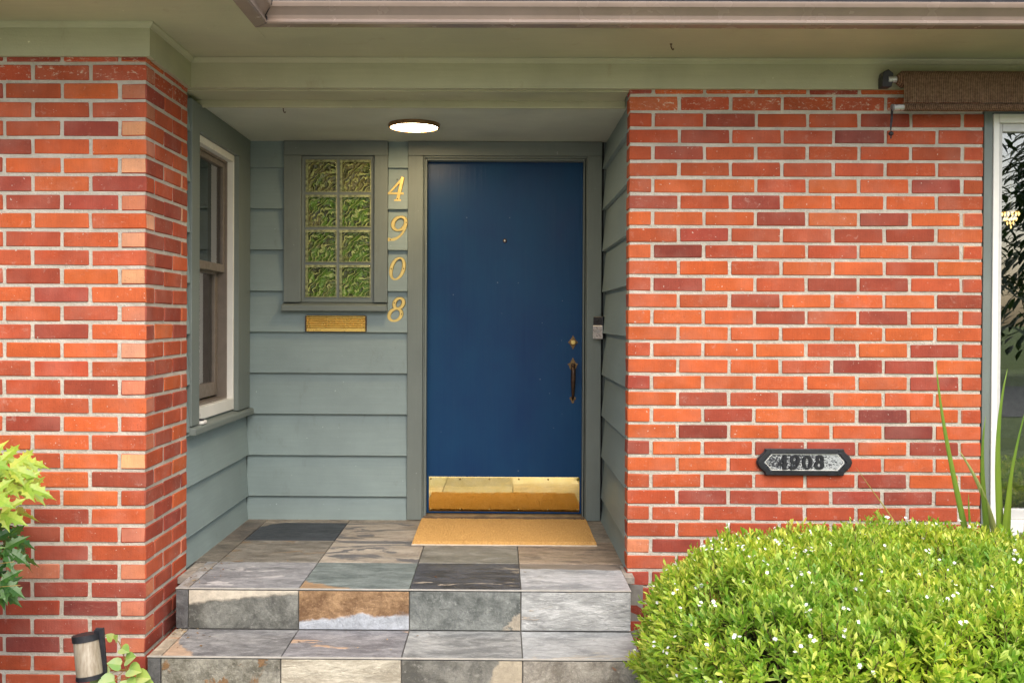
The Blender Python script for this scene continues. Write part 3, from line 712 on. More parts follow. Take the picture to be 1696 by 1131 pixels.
for j in range(4):
    for i in range(2):
        o = bpy.data.objects.new('glass_block', bmv[i if j != 3 else 1-i]); col.objects.link(o); o.parent = gw
        o.location = (gx0+.010 + dxb*(i+.5), YB-.030+.008, gz0+.006 + dzb*(j+.5))
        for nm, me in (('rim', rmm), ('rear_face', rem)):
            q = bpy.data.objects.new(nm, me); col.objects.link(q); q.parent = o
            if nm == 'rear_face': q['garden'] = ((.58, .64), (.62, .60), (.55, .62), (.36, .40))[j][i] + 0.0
        # each block sits in its own bed of mortar
        MB().box(o.location.x-dxb/2, o.location.x+dxb/2, YB-.010, YB+.011, o.location.z-dzb/2, o.location.z-.0905).box(o.location.x-dxb/2, o.location.x+dxb/2, YB-.010, YB+.011, o.location.z+.0905, o.location.z+dzb/2).box(o.location.x-dxb/2, o.location.x-.0875, YB-.0095, YB+.011, o.location.z-.0904, o.location.z+.0904).box(o.location.x+.0875, o.location.x+dxb/2, YB-.0095, YB+.011, o.location.z-.0904, o.location.z+.0904).build('mortar_joint', M['trim'], gw)

# ------------------------------------------------------------------ mail slot
ml = thing('mail_slot', 'ribbed brass mail slot under the glass block window', 'mail slot')
YFm = YB - .026
pr = [(0,-.043),(.010,-.043),(.010,-.036),(.013,-.034),(.013,-.026)]
for k in range(5):
    zz = -.024 + k*.0125
    pr += [(.008, zz), (.0135, zz+.0015), (.019, zz+.004), (.0195, zz+.0065), (.0135, zz+.0095), (.008, zz+.0112)]
pr += [(.013,.038),(.009,.040),(.009,.043),(0,.043)]
MB().prism(pr, lambda u, v, t: (t, YFm-u+.004, 1.1015+v), -1.083, -.752).build('flap', M['brass'], ml, bevel=.0006)
MB().box(-1.0905, -1.0835, YFm-.009, YFm+.006, 1.058, 1.145).box(-.7515, -.7445, YFm-.009, YFm+.006, 1.058, 1.145).box(-1.083, -.752, YFm-.004, YFm+.006, 1.1455, 1.149).box(-1.083, -.752, YFm-.004, YFm+.006, 1.054, 1.0575).build('plate_edge', M['bronze'], ml, bevel=.001)

# ------------------------------------------------------------------ house numbers
def ell(cx, cz, rx, rz, sl, n=40, a0=0, a1=2*math.pi, end=False):
    return [(cx + rx*math.cos(a) + sl*(cz + rz*math.sin(a)), cz + rz*math.sin(a)) for a in [a0 + (a1-a0)*i/(n if not end else n-1) for i in range(n)]]
def digit(ch, x, z, h, y, th, sl=.2, wt=.14):
    mb = MB()
    T = lambda pts: [(x + p[0]*h, z + p[1]*h) for p in pts]
    def sw(pts): return [(a + sl*b, b) for a, b in pts]
    thick = lambda n, a0=0, lo=.5: [wt*h*(lo + (1-lo)*abs(math.cos(a0 + 2*math.pi*i/n))) for i in range(n)]
    if ch == '0': mb.ribbon(T(ell(0, 0, .25, .43, sl, 44)), thick(44), y, th, True)
    if ch == '8':
        mb.ribbon(T(ell(.02, .24, .175, .20, sl, 36)), thick(36, lo=.6), y, th, True)
        mb.ribbon(T(ell(-.02, -.20, .235, .235, sl, 36)), thick(36, lo=.6), y-.0003, th, True)
    if ch == '9':
        mb.ribbon(T(ell(0, .18, .24, .25, sl, 40)), thick(40, lo=.55), y, th, True)
        bz = []
        p0, p1, p2, p3 = (.235, .24), (.30, -.22), (.05, -.46), (-.26, -.43)
        for i in range(18):
            s = i/17; q = 1-s
            bz.append((q**3*p0[0]+3*q*q*s*p1[0]+3*q*s*s*p2[0]+s**3*p3[0], q**3*p0[1]+3*q*q*s*p1[1]+3*q*s*s*p2[1]+s**3*p3[1]))
        mb.ribbon(T(sw(bz)), [wt*h*(1.0-.5*math.sin(math.pi*min(1, i/14))*.8 if i < 15 else .75) for i in range(18)], y-.0003, th)
        mb.lathe([(wt*h*.55, 0), (wt*h*.42, th), (.0001, th)], (T(sw([(-.25,-.42)]))[0][0], y-.0006, T(sw([(-.25,-.42)]))[0][1]), (0,-1,0), 14)
    if ch == '4':
        mb.ribbon(T(sw([(.16,.48), (.04,.30), (-.16,0), (-.30,-.18)])), wt*h*.62, y, th)
        mb.ribbon(T(sw([(-.36,-.18), (0,-.18), (.33,-.18)])), wt*h*.66, y-.0003, th)
        mb.ribbon(T(sw([(.14,.50), (.14,.2), (.14,-.2), (.14,-.46)])), wt*h*1.05, y-.0006, th)
        mb.ribbon(T(sw([(.0,-.46), (.28,-.46)])), wt*h*.6, y-.0009, th)
    return mb
YN = YB - .0195
for ch, xx, zz, hh, lab in (('4', -.580, 1.858, .135, 'brass house number 4, topmost of the four digits by the door'), ('9', -.570, 1.638, .150, 'brass house number 9, second digit down by the door'),
                       ('0', -.574, 1.412, .140, 'brass house number 0, third digit down by the door'), ('8', -.576, 1.182, .146, 'brass house number 8, lowest of the four digits by the door')):
    o = thing('house_number', lab, 'number', 'brass digits beside the door')
    digit(ch, xx, zz, hh, YN+.003, .006, .22, .165).build('digit', M['brass_pale'], o)
    holes = {'4': [(.02,.40),(.035,-.40)], '9': [(.30,.22),(-.30,-.43)], '0': [(-.25,0),(.25,0)], '8': [(-.10,.26),(.18,-.17)]}[ch]
    for a, b in holes:
        MB().lathe([(.0035, 0), (.0028, .0012), (.0001, .0013)], (xx + a*hh + .22*b*hh*0, YN-.0035, zz + b*hh), (0,-1,0), 10).build('screw', M['bronze'], o)

# ------------------------------------------------------------------ ceiling lamp
lamp = thing('ceiling_lamp', 'flat round lit ceiling lamp with bronze rim in the porch', 'lamp')
t = NT('lit_diffuser'); co = t.coord()
t.fin((.9, .88, .8), .4); t.put(t.b.inputs['Emission Color'], (1.0, .74, .42)); t.put(t.b.inputs['Emission Strength'], 32.0)
MB().lathe([(.130, 0), (.132, -.004), (.132, -.018), (.130, -.0205), (.121, -.0205), (.121, -.014)], (-.441, 5.232, CEIL-.0005), (0,0,1), 48).build('rim', plain('gold_bronze', (.30, .17, .07), .35, .5, var=.1), lamp, smooth=False)
MB().lathe([(.1205, -.013), (.116, -.019), (.0001, -.0225)], (-.441, 5.232, CEIL), (0,0,1), 40).build('diffuser', t.m, lamp, smooth=True)

# ------------------------------------------------------------------ doorbell
bell = thing('doorbell', 'black and silver video doorbell on a wedge beside the door', 'doorbell')
bell.location = (.560, YB-.060, 1.085); bell.rotation_euler = (0, 0, R(-33))
MB().box(-.030, .030, -.022, .002, -.063, .063).build('housing', M['black'], bell, bevel=.004)
MB().box(-.0305, .0305, -.026, -.0225, -.060, .014).build('face_plate', M['steel'], bell, bevel=.004)
bt = MB().lathe([(.0125, .0262), (.0125, .0285), (.0100, .0285), (.0100, .0272)], (0, 0, -.018), (0,-1,0), 28).build('button_ring', M['steel'], bell, smooth=False)
MB().lathe([(.0098, .0262), (.0098, .0275), (.0001, .0278)], (0, 0, -.018), (0,-1,0), 24).build('button', plain('grey_button', (.35,.35,.36), .4), bell)
MB().lathe([(.006, .022), (.0055, .0235), (.0001, .0245)], (0, 0, .040), (0,-1,0), 16).build('lens', plain('dark_lens', (.01,.01,.012), .08), bell, smooth=True)
MB().prism([(-.028, .0022), (.028, .0022), (.028, .014), (-.028, .046)], lambda u, v, t: (u, v, t), -.058, .058).build('wedge_mount', M['black'], bell, bevel=.002)

# ------------------------------------------------------------------ number plaque
pl = thing('number_plaque', 'black oval house number plaque reading 4908 on the right brick wall', 'plaque')
pcx, pcz, YP = 1.364, .4985, YR - .002
def plaque_outline(s, sz):
    q = [(.176,.060),(.178,.050),(.184,.042),(.196,.032),(.208,.018),(.213,.004),(.213,-.004),(.208,-.018),(.196,-.032),(.184,-.042),(.178,-.050),(.176,-.060)]
    pts = [(x*s, z*sz) for x, z in q] + [(-x*s, -z*sz) for x, z in q]
    return pts
MB().prism([(pcx+a, pcz+b) for a, b in plaque_outline(1,1)], fy, YP-.010, YP).build('back_plate', M['black'], pl, bevel=.003)
inner = [(.150,.038),(.180,.003),(.180,-.003),(.150,-.038),(-.150,-.038),(-.180,-.003),(-.180,.003),(-.150,.038)]
outer = plaque_outline(.985,.96)
mbr = MB(); n = 24
def rayhit(poly, a):
    d = (math.cos(a), math.sin(a)); best = 0
    for i in range(len(poly)):
        (x1, z1), (x2, z2) = poly[i], poly[(i+1) % len(poly)]
        den = d[0]*(z2-z1) - d[1]*(x2-x1)
        if abs(den) < 1e-12: continue
        tt = (x1*(z2-z1) - z1*(x2-x1))/den; ss = (x1*d[1] - z1*d[0])/den
        if tt > 0 and -1e-9 <= ss <= 1+1e-9: best = max(best, tt)
    return (d[0]*best, d[1]*best)
angs = sorted(set([round(math.atan2(z, x), 6) for x, z in inner + outer]))
io = [rayhit(inner, a) for a in angs]; oo = [rayhit(outer, a) for a in angs]
k = len(angs); vs = []
for lvl, f, y in ((oo, 1.0, -.010), (oo, .985, -.017), (io, 1.035, -.018), (io, 1.0, -.0102)):
    vs += [(pcx+a*f, YP+y, pcz+b*f) for a, b in lvl]
mbr.add(vs, [(r*k+i, r*k+(i+1) % k, (r+1)*k+(i+1) % k, (r+1)*k+i) for r in range(3) for i in range(k)])
mbr.build('rim', M['black'], pl)
t = NT('worn_white_enamel'); co = t.coord()
sx = t.new('SeparateXYZ'); t.put(sx.inputs[0], co)
wear = t.math('ADD', t.noise(t.mapping(co, (1,1,1.6)), 110, 3, .65), t.math('MULTIPLY', t.math('SUBTRACT', 1.46, sx.outputs[0]), .34))
c = t.mix(t.ramp(wear, (.515, 0), (.555, 1)), (.40, .42, .42), (.03, .032, .04))
M['plaque_white'] = t.fin(c, .5, t.bump(wear, .6, .002))
MB().prism([(pcx+a*.995, pcz+b*.99) for a, b in inner], fy, YP-.0112, YP-.0095).build('enamel_panel', M['plaque_white'], pl)
mbl = MB(); mbl.ribbon([(pcx+a*.965, pcz+b*.93) for a, b in inner], .0028, YP-.0110, .0016, True); mbl.build('inset_line', M['white'], pl)
for i, ch in enumerate('4908'):
    digit(ch, pcx - .0975 + i*.0545, pcz, .062, YP-.0112, .0045, .0, .30).build('digit', M['black'], pl)
for sx_ in (-1, 1):
    for sz_ in (-1, 1): MB().lathe([(.004, 0), (.003, .002), (.0001, .0022)], (pcx+sx_*.150, YP-.0172, pcz+sz_*.052), (0,-1,0), 10).build('screw', M['black'], pl)

# ------------------------------------------------------------------ side window (left wall, looking across the porch)
sw = thing('side_window', 'double hung side window with taupe sashes left of the porch', 'window')
wy0, wy1, wz0, wz1 = 4.758, 5.470, .640, 2.000
xo = XS_L + .034
MB().box(XS_L+.0005, xo, 4.637, wy0, .6325, 2.1255).build('casing', M['trim'], sw, bevel=.002)
MB().box(XS_L+.0005, xo, wy1, 5.722, .6325, wz1).build('casing', M['trim'], sw, bevel=.002)
MB().box(XS_L+.0005, xo, wy0+.0005, 5.722, wz1+.0005, 2.1255).build('casing_head', M['trim_h'], sw, bevel=.002)
MB().prism([(XS_L-.06, .640), (XS_L+.0005, .632), (XS_L+.052, .624), (XS_L+.056, .618), (XS_L+.056, .594), (XS_L+.0005, .592), (XS_L-.06, .592)], lambda u, v, t: (u, t, v), 4.625, 5.730).build('window_sill', M['trim'], sw, bevel=.002)
# white frame lining the opening
fw = MB()
def frame(mb, x0, x1, y0, y1, z0, z1, w, wb=None, wt=None):
    wb = wb or w; wt = wt or w
    mb.box(x0, x1, y0, y0+w, z0, z1).box(x0, x1, y1-w, y1, z0, z1).box(x0, x1, y0+w+.0002, y1-w-.0002, z0, z0+wb).box(x0, x1, y0+w+.0002, y1-w-.0002, z1-wt, z1)
frame(fw, XS_L-.034, XS_L+.010, wy0+.0005, wy1-.0005, .6415, wz1-.0005, .018, .060, .036)
fw.build('frame', M['white'], sw, bevel=.003)
f2 = MB(); frame(f2, XS_L-.110, XS_L-.022, wy0+.0188, wy1-.0188, .7018, wz1-.0368, .010); f2.build('screen_frame', M['taupe'], sw, bevel=.002)
us = MB(); frame(us, XS_L-.068, XS_L-.034, wy0+.030, wy1-.0295, 1.372, wz1-.048, .026, .042); us.build('upper_sash', M['taupe'], sw, bevel=.003)
ls = MB(); frame(ls, XS_L-.105, XS_L-.070, wy0+.030, wy1-.0295, .722, 1.400, .055, .070, .040); ls.build('lower_sash', M['taupe'], sw, bevel=.003)
MB().box(XS_L-.105, XS_L-.0705, wy1-.085, wy1-.030, 1.402, 1.93).build('sash_track', M['taupe'], sw, bevel=.002)
MB().box(XS_L-.054, XS_L-.050, wy0+.0555, wy1-.0555, 1.412, wz1-.0735).build('pane', M['glass'], sw)
MB().box(XS_L-.090, XS_L-.086, wy0+.084, wy1-.084, .790, 1.362).build('pane', M['glass'], sw)
# room behind it and a pleated curtain
M['room'] = plain('room_wall', (.42, .38, .30), .9, var=.05)
room = thing('room_interior', 'dim plain room seen through the side window', 'room')
MB().box(-3.4, -1.56, 4.67, 4.69, .0, 2.27).box(-3.4, -1.56, 6.4, 6.42, .0, 2.27).box(-3.42, -3.4, 4.67, 6.42, .0, 2.27).build('room_wall', M['room'], room)
MB().box(-3.4, -1.56, 4.69, 6.4, -.02, 0).build('room_floor', plain('room_floor', (.2,.12,.07), .6), room)
MB().box(-3.4, -1.56, 4.69, 6.4, 2.24, 2.26).build('room_ceiling', M['room'], room)
cur = MB(); vs = []; n = 60
for i in range(n+1):
    y = 5.02 + .30*i/n
    x = -1.63 + .018*math.sin(i*1.05) + .006*math.sin(i*.4)
    vs += [(x, y, .5), (x, y, 2.1)]
cur.add(vs, [(2*i, 2*i+2, 2*i+3, 2*i+1) for i in range(n)])
co_ = cur.build('curtain', plain('olive_curtain', (.30, .25, .13), .9, var=.1), smooth=True, fix=False)
mdf = co_.modifiers.new('thick', 'SOLIDIFY'); mdf.thickness = .003
tag(co_, 'olive pleated curtain behind the side window pane', 'curtain')
# small plastic clip on the sill
cl = thing('plastic_clip', 'small white plastic clip with black tip lying on the window sill', 'clip')
MB().prism([(-.030,-.020),(.030,-.020),(.045,0),(.030,.020),(-.030,.020)], lambda u, v, t: (XS_L+.030+v*.9, 4.805+u, .6285+t), 0, .016).build('clip_body', M['white'], cl, bevel=.004)
MB().box(XS_L+.018, XS_L+.042, 4.778, 4.812, .645, .654).build('clip_pad', M['black'], cl, bevel=.002)

# ------------------------------------------------------------------ large window at the right edge
bw = thing('picture_window', 'white framed window at the right edge beside the brick wall', 'window')
MB().box(XR1+.001, 2.191, YR-.004, YR+.09, .135, 2.155).build('casing', M['trim'], bw, bevel=.002)
MB().box(2.1915, 4.2, YR-.002, YR+.09, 2.052, 2.155).build('casing_head', M['trim_h'], bw, bevel=.002)
MB().box(2.1915, 4.2, YR-.03, YR+.09, .135, .190).build('window_sill', M['trim_h'], bw, bevel=.003)
wf = MB(); wf.box(2.192, 2.218, YR-.012, YR+.08, .1905, 2.0515).box(3.9, 4.2, YR-.012, YR+.08, .1905, 2.0515).box(2.2185, 3.9, YR-.012, YR+.08, 2.012, 2.0515).box(2.2185, 3.9, YR-.012, YR+.08, .1905, .245)
wf.build('frame', M['white'], bw, bevel=.003)
M['pale'] = plain('pale_sash', (.55, .54, .52), .4, var=.05)
sf = MB().box(2.2187, 2.240, YR+.006, YR+.05, .2455, 2.0115).box(2.2405, 3.9, YR+.006, YR+.05, 1.975, 2.0115).box(2.2405, 3.9, YR+.006, YR+.05, .2455, .292)
sf.build('sash', M['pale'], bw, bevel=.003)
MB().box(2.2405, 3.9, YR+.026, YR+.030, .2925, 1.9745).build('pane', M['glass'], bw)
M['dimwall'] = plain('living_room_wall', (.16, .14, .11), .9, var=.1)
lr = thing('room_interior', 'dark living room seen through the right hand window', 'room')
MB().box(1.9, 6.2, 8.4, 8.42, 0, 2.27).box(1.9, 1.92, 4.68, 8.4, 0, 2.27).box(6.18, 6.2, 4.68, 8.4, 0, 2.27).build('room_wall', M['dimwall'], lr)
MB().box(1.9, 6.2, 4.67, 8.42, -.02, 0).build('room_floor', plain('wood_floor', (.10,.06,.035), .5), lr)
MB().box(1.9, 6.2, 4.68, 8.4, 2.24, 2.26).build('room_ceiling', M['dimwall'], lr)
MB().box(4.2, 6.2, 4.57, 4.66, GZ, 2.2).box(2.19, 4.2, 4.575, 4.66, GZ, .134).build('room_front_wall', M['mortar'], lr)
so = thing('sofa', 'grey upholstered sofa inside the right hand window', 'sofa')
sfm = plain('grey_upholstery', (.30,.29,.27), .95, bump=.3)
MB().box(2.5, 4.4, 6.16, 6.40, .38, .84).build('backrest', sfm, so, bevel=.06, seg=4)
MB().box(2.5, 4.4, 5.55, 6.155, .22, .44).build('seat', sfm, so, bevel=.05, seg=4)
for x in (2.38, 4.41): MB().box(x, x+.12, 5.55, 6.4, .12, .62).build('armrest', sfm, so, bevel=.04, seg=3)
for x in (2.45, 4.40):
    for y in (5.60, 6.33): MB().box(x, x+.05, y, y+.05, 0, .119 if x < 2.5 or True else .2).build('leg', M['bronze'], so)
MB().box(2.505, 4.405, 5.6, 6.35, .12, .219).build('base', sfm, so)
# chandelier
ch = thing('chandelier', 'small lit crystal chandelier hanging inside the right hand window', 'chandelier')
t = NT('lit_crystal'); t.fin((.8,.6,.3), .2); t.put(t.b.inputs['Emission Color'], (1.0, .62, .22)); t.put(t.b.inputs['Emission Strength'], 2.2); M['crystal'] = t.m
cc = Vector((3.235, 6.5, 1.815))
MB().lathe([(.052,0),(.054,.006),(.052,.010)], cc + Vector((0,0,.012)), (0,0,1), 24).tube([cc + Vector((0,0,.02)), (cc.x, cc.y, 2.24)], .004, 6).build('ring', M['brass'], ch)
for lv, (rr_, nn, dz) in enumerate(((.050, 14, 0), (.036, 10, -.032), (.020, 6, -.058), (.004, 1, -.082))):
    for i in range(nn):
        a = 2*math.pi*i/nn; p = cc + Vector((rr_*math.cos(a), rr_*math.sin(a), dz))
        MB().lathe([(.0001,.010),(.0055,.002),(.0045,-.004),(.0001,-.014)], p, (0,0,1), 6).build('crystal', M['crystal'], ch)

# ------------------------------------------------------------------ roller shade
rs = thing('roller_shade', 'rolled brown woven outdoor shade above the right window', 'shade')
t = NT('woven_shade'); co = t.coord()
sx = t.new('SeparateXYZ'); t.put(sx.inputs[0], co)
wv = t.math('SINE', t.math('MULTIPLY', sx.outputs[0], 2*math.pi/.0078)); wz = t.math('SINE', t.math('MULTIPLY', sx.outputs[2], 2*math.pi/.006))
nn = t.noise(co, 90, 3, .6)
hh = t.math('ADD', t.math('MULTIPLY', wv, .5), t.math('MULTIPLY', wz, .28))
c = t.mix(t.ramp(t.math('ADD', t.math('MULTIPLY', hh, .45), nn), (.25, 0), (.75, 1)), (.085, .045, .024), (.31, .19, .115))
M['weave'] = t.fin(c, .9, t.bump(hh, .9, .004), spec=.2)
ry, rz = 4.502, 2.188
pr = []
for i in range(20):
    a = math.pi*.5 - 2*math.pi*i/20; pr.append((ry + .036*math.cos(a), rz + .036*math.sin(a)))
MB().prism(pr, lambda u, v, t: (t, u, v), 1.758, 3.8).build('rolled_fabric', M['weave'], rs, smooth=False)
mbf = MB(); vs = []
for i in range(60):
    x = 1.754 + (3.80-1.754)*i/59
    for (yy, zz) in ((4.470, 2.196), (4.4645, 2.160), (4.463, 2.12), (4.463, 2.078)): vs.append((x, yy + .0012*math.sin(i*2.1), zz))
mbf.add(vs, [(4*i+j, 4*i+4+j, 4*i+5+j, 4*i+1+j) for i in range(59) for j in range(3)])
fo = mbf.build('hanging_fabric', M['weave'], rs, fix=False); md = fo.modifiers.new('thick', 'SOLIDIFY'); md.thickness = .004
MB().tube([(1.756, 4.467, 2.060), (3.80, 4.467, 2.060)], .0175, 14).build('hem_bar', M['weave'], rs, smooth=True)
MB().tube([(1.712, 4.467, 2.058), (1.7555, 4.467, 2.059)], .0135, 14).build('bar_end', M['steel'], rs, smooth=False)
MB().tube([(1.704, 4.467, 2.057), (1.7115, 4.467, 2.058)], .0155, 12).build('bar_cap', plain('grey_plastic', (.18,.18,.19), .5), rs)
MB().prism([(1.674,2.155),(1.715,2.155),(1.722,2.185),(1.722,2.215),(1.700,2.232),(1.680,2.222),(1.674,2.20)], fy, 4.495, YR-.0215).build('bracket', M['black'], rs, bevel=.003)
MB().tube([(1.70, ry, rz), (1.757, ry, rz)], .014, 12).build('roller_pin', M['steel'], rs)
smoothshade(MB().lathe([(.016, 0), (.024, .008), (.034, .022)], (1.7355, ry, rz), (1,0,0), 20).build('roller_collar', M['weave'], rs))
# crank eye hanging from the bar end
MB().tube([(1.703, 4.466, 2.050), (1.701, 4.464, 2.01), (1.698, 4.464, 1.975), (1.700, 4.464, 1.958)], .0026, 7).tube([(1.708, 4.466, 2.046), (1.706, 4.464, 2.01), (1.702, 4.464, 1.975), (1.700, 4.464, 1.958)], .0022, 7).lathe([(.0001,.012),(.0095,.006),(.0115,0),(.0095,-.006),(.0001,-.012)], (1.701, 4.464, 1.944), (0,0,1), 14).tube([(1.701, 4.464, 1.935), (1.700, 4.464, 1.922)], .003, 6).build('pull_cord', M['black'], rs, smooth=True)

# ------------------------------------------------------------------ foliage helpers
def add_leaf(mb, p, d, up, L, W, fold=.25, curl=.2, mi=0):
    d = d.normalized(); side = d.cross(up)
    if side.length < 1e-4: side = d.orthogonal()
    side.normalize(); n = side.cross(d).normalized()
    def q(s, w, sg): 
        return p + d*(L*s) + side*(sg*w*W*.5) + n*(-curl*L*s*s + (fold*w*W*.5 if sg else 0))
    vs = [p, q(.32,.72,-1), q(.32,0,0), q(.32,.72,1), q(.70,1,-1), q(.70,0,0), q(.70,1,1), q(1,0,0)]
    mb.add(vs, [(0,3,2),(0,2,1),(2,3,6,5),(2,5,4,1),(5,6,7),(5,7,4)], mi)
def rvec():
    while True:
        v = Vector((rnd.uniform(-1,1), rnd.uniform(-1,1), rnd.uniform(-1,1)))
        if .05 < v.length < 1: return v.normalized()

# ------------------------------------------------------------------ hedge
hedge = thing('hedge', 'clipped bright green hedge with small white flowers before the right wall', 'hedge')
HC, HR, HN = Vector((2.09, 3.46, -.07)), Vector((1.49, .74, .312)), 5.0
M['hedge_leaf'] = leaf_mat('hedge_leaf', (.19,.40,.035), (.45,.61,.065), (.76,.80,.19), .34, 3.5, .42)
M['twig'] = plain('twig_bark', (.11,.06,.035), .9, var=.3)
leaves = MB(); twigs = MB(); flowers = MB()
def hedge_point(depth=0):
    a, b = rnd.uniform(-1, 1), rnd.uniform(-1, 1); f = rnd.random()
    q = (a, b, 1) if f < .50 else (a, -1, b) if f < .77 else (-1, a, b) if f < .90 else (a, 1, b)
    k = sum(abs(c_)**HN for c_ in q)**(1/HN)
    p = Vector([HR[i]*q[i]/k for i in range(3)])
    g = Vector([math.copysign(abs(p[i]/HR[i])**(HN-1)/HR[i], p[i]) for i in range(3)]).normalized()
    w = HC + p
    lump = mnoise.noise(w*3.2)*.055 + mnoise.noise(w*8)*.035 + (rnd.random()**10)*.05
    return w + g*(lump - depth), g
cnt = 0
while cnt < 10400:
    depth = 0 if cnt < 7800 else rnd.uniform(.04, .12)
    p, g = hedge_point(depth)
    if p.z < GZ+.03 or (g.y > .75 and rnd.random() < .7) or (p.x > 2.7 and rnd.random() < .8): continue
    if depth == 0 and mnoise.noise(p*6.5 + Vector((5,1,9))) < (-.40 if g.z < .6 else -.55): continue
    ax = (g*.75 + Vector((0,0,.75)) + rvec()*.55).normalized()
    st = rnd.uniform(.045, .085)
    if cnt % 3 == 0: twigs.tube([p - ax*.05, p + ax*st], [.0019, .0012], 4, caps=False)
    nl = rnd.randint(8, 13); o1 = ax.orthogonal().normalized(); o2 = ax.cross(o1); a = rnd.random()*6
    for k in range(nl):
        a += 2.4; s = k/nl
        out = o1*math.cos(a) + o2*math.sin(a)
        d = (out*(1.0-.65*s) + ax*(.45+.8*s) + rvec()*.22)
        L = rnd.uniform(.026, .044)*(1.12-.35*s)
        add_leaf(leaves, p + ax*(st*s), d, ax, L, L*rnd.uniform(.26,.36), rnd.uniform(.1,.5), rnd.uniform(-.05,.30))
    if depth == 0 and rnd.random() < .055:
        for fl in range(rnd.randint(1, 3)):
            c0 = p + ax*(st + .012) + rvec()*.012; o0 = rnd.random()*6
            fn = (ax + rvec()*.5 + Vector((0,-.4,0))).normalized(); q1 = fn.orthogonal().normalized(); q2 = fn.cross(q1)
            for m5 in range(5):
                aa = o0 + m5*2*math.pi/5
                add_leaf(flowers, c0, q1*math.cos(aa)+q2*math.sin(aa)+fn*.35, fn, .0066, .0048, .2, .1)
    cnt += 1
leaves.build('foliage', M['hedge_leaf'], hedge, smooth=True, fix=False)['kind'] = 'stuff'
twigs.build('twigs', M['twig'], hedge, fix=False)['kind'] = 'stuff'
flowers.build('flowers', plain('white_petal', (.82,.80,.76), .6, var=.04), hedge, fix=False)['kind'] = 'stuff'
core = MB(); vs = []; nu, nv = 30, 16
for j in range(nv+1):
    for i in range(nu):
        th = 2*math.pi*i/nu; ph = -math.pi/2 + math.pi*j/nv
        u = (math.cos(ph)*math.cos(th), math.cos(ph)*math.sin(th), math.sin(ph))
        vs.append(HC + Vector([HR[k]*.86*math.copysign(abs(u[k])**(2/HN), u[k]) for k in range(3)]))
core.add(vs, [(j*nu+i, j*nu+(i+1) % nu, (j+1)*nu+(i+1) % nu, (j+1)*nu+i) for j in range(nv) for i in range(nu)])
core.build('dark_core', plain('core_shade', (.030,.030,.012), .95, var=.6, scale=60, bump=1, bscale=40), hedge, fix=False)  # solid dark shell painted as the shade inside the leaves
for k in range(7):
    x = 1.0 + k*.33; MB().tube([(x, 3.45, GZ-.02), (x+.02, 3.44, -.2)], [.018,.012], 7).build('stem', M['twig'], hedge)

# ------------------------------------------------------------------ strap leaved plant by the window
strap = thing('strap_leaf_plant', 'tall strappy green plant rising behind the hedge beside the window', 'plant')
M['strap'] = leaf_mat('strap_leaf', (.15,.27,.03), (.22,.34,.05), (.30,.38,.08), .4, 2.5, .3)
M['strap_pale'] = leaf_mat('pale_strap_leaf', (.36,.42,.13), (.42,.46,.17), (.46,.46,.20), .5, 2.5, .3)
M['dry'] = leaf_mat('dry_strap_leaf', (.36,.30,.08), (.42,.33,.09), (.46,.30,.08), .6, 2.5, .3)
def bez(c, n):
    out = []
    m = len(c)-1
    for i in range(n+1):
        s = i/n; pts = [Vector(p) for p in c]
        while len(pts) > 1: pts = [a.lerp(b, s) for a, b in zip(pts, pts[1:])]
        out.append(pts[0])
    return out
def blade(c, w, mat, parent, face=Vector((0,-1,0))):
    pts = bez(c, 18); mb = MB(); vs = []
    for i, p in enumerate(pts):
        s = i/18; t_ = (pts[min(i+1,18)] - pts[max(i-1,0)]).normalized()
        sd = t_.cross(face).normalized(); ww = w*.5*min(1, 1.25*(1-s)**.7 + .02)*(.75+.25*min(1, s*3))
        vs += [p - sd*ww, p + face*(-.004*(1-s)), p + sd*ww]
    mb.add(vs, [(3*i+j, 3*i+j+1, 3*i+4+j, 3*i+3+j) for i in range(18) for j in range(2)])
    o = mb.build('leaf', mat, parent, smooth=True, fix=False); md = o.modifiers.new('thick', 'SOLIDIFY'); md.thickness = .0012
    return o
b0 = (2.05, 4.33, GZ)
blade([(2.11,4.31,GZ), (2.10,4.2,.20), (2.07,4.16,.45), (2.09,4.15,.60)], .026, M['strap'], strap)
blade([(2.02,4.33,GZ), (2.0,4.25,.08), (1.94,4.22,.25), (1.93,4.2,.42)], .020, M['strap'], strap)
blade([b0, (2.02,4.24,.10), (1.83,4.2,.50), (1.792,4.2,.965)], .032, M['strap'], strap)
blade([(2.09,4.30,GZ), (2.10,4.15,.20), (1.94,4.1,.52), (2.035,4.1,.94)], .046, M['strap'], strap, Vector((.3,-1,0)))
blade([(2.08,4.32,GZ), (2.06,4.2,.16), (1.95,4.2,.42), (1.997,4.2,.74)], .034, M['strap'], strap)
blade([(2.09,4.30,GZ), (2.05,4.15,.22), (2.02,4.1,.45), (2.115,4.1,.80)], .026, M['strap'], strap)
blade([(2.12,4.32,GZ), (2.12,4.22,.12), (2.03,4.2,.40), (1.886,4.2,.605)], .034, M['strap_pale'], strap, Vector((-.3,-1,.2)))
blade([(2.13,4.28,GZ), (2.15,4.15,.10), (2.13,4.12,.35), (2.118,4.1,.62)], .028, M['dry'], strap)
blade([(1.98,4.33,GZ), (1.80,4.3,.16), (1.65,4.3,.30), (1.503,4.3,.515)], .008, M['dry'], strap)
blade([(1.90,4.31,GZ), (1.86,4.25,.05), (1.81,4.22,.20), (1.765,4.2,.315)], .015, M['dry'], strap)

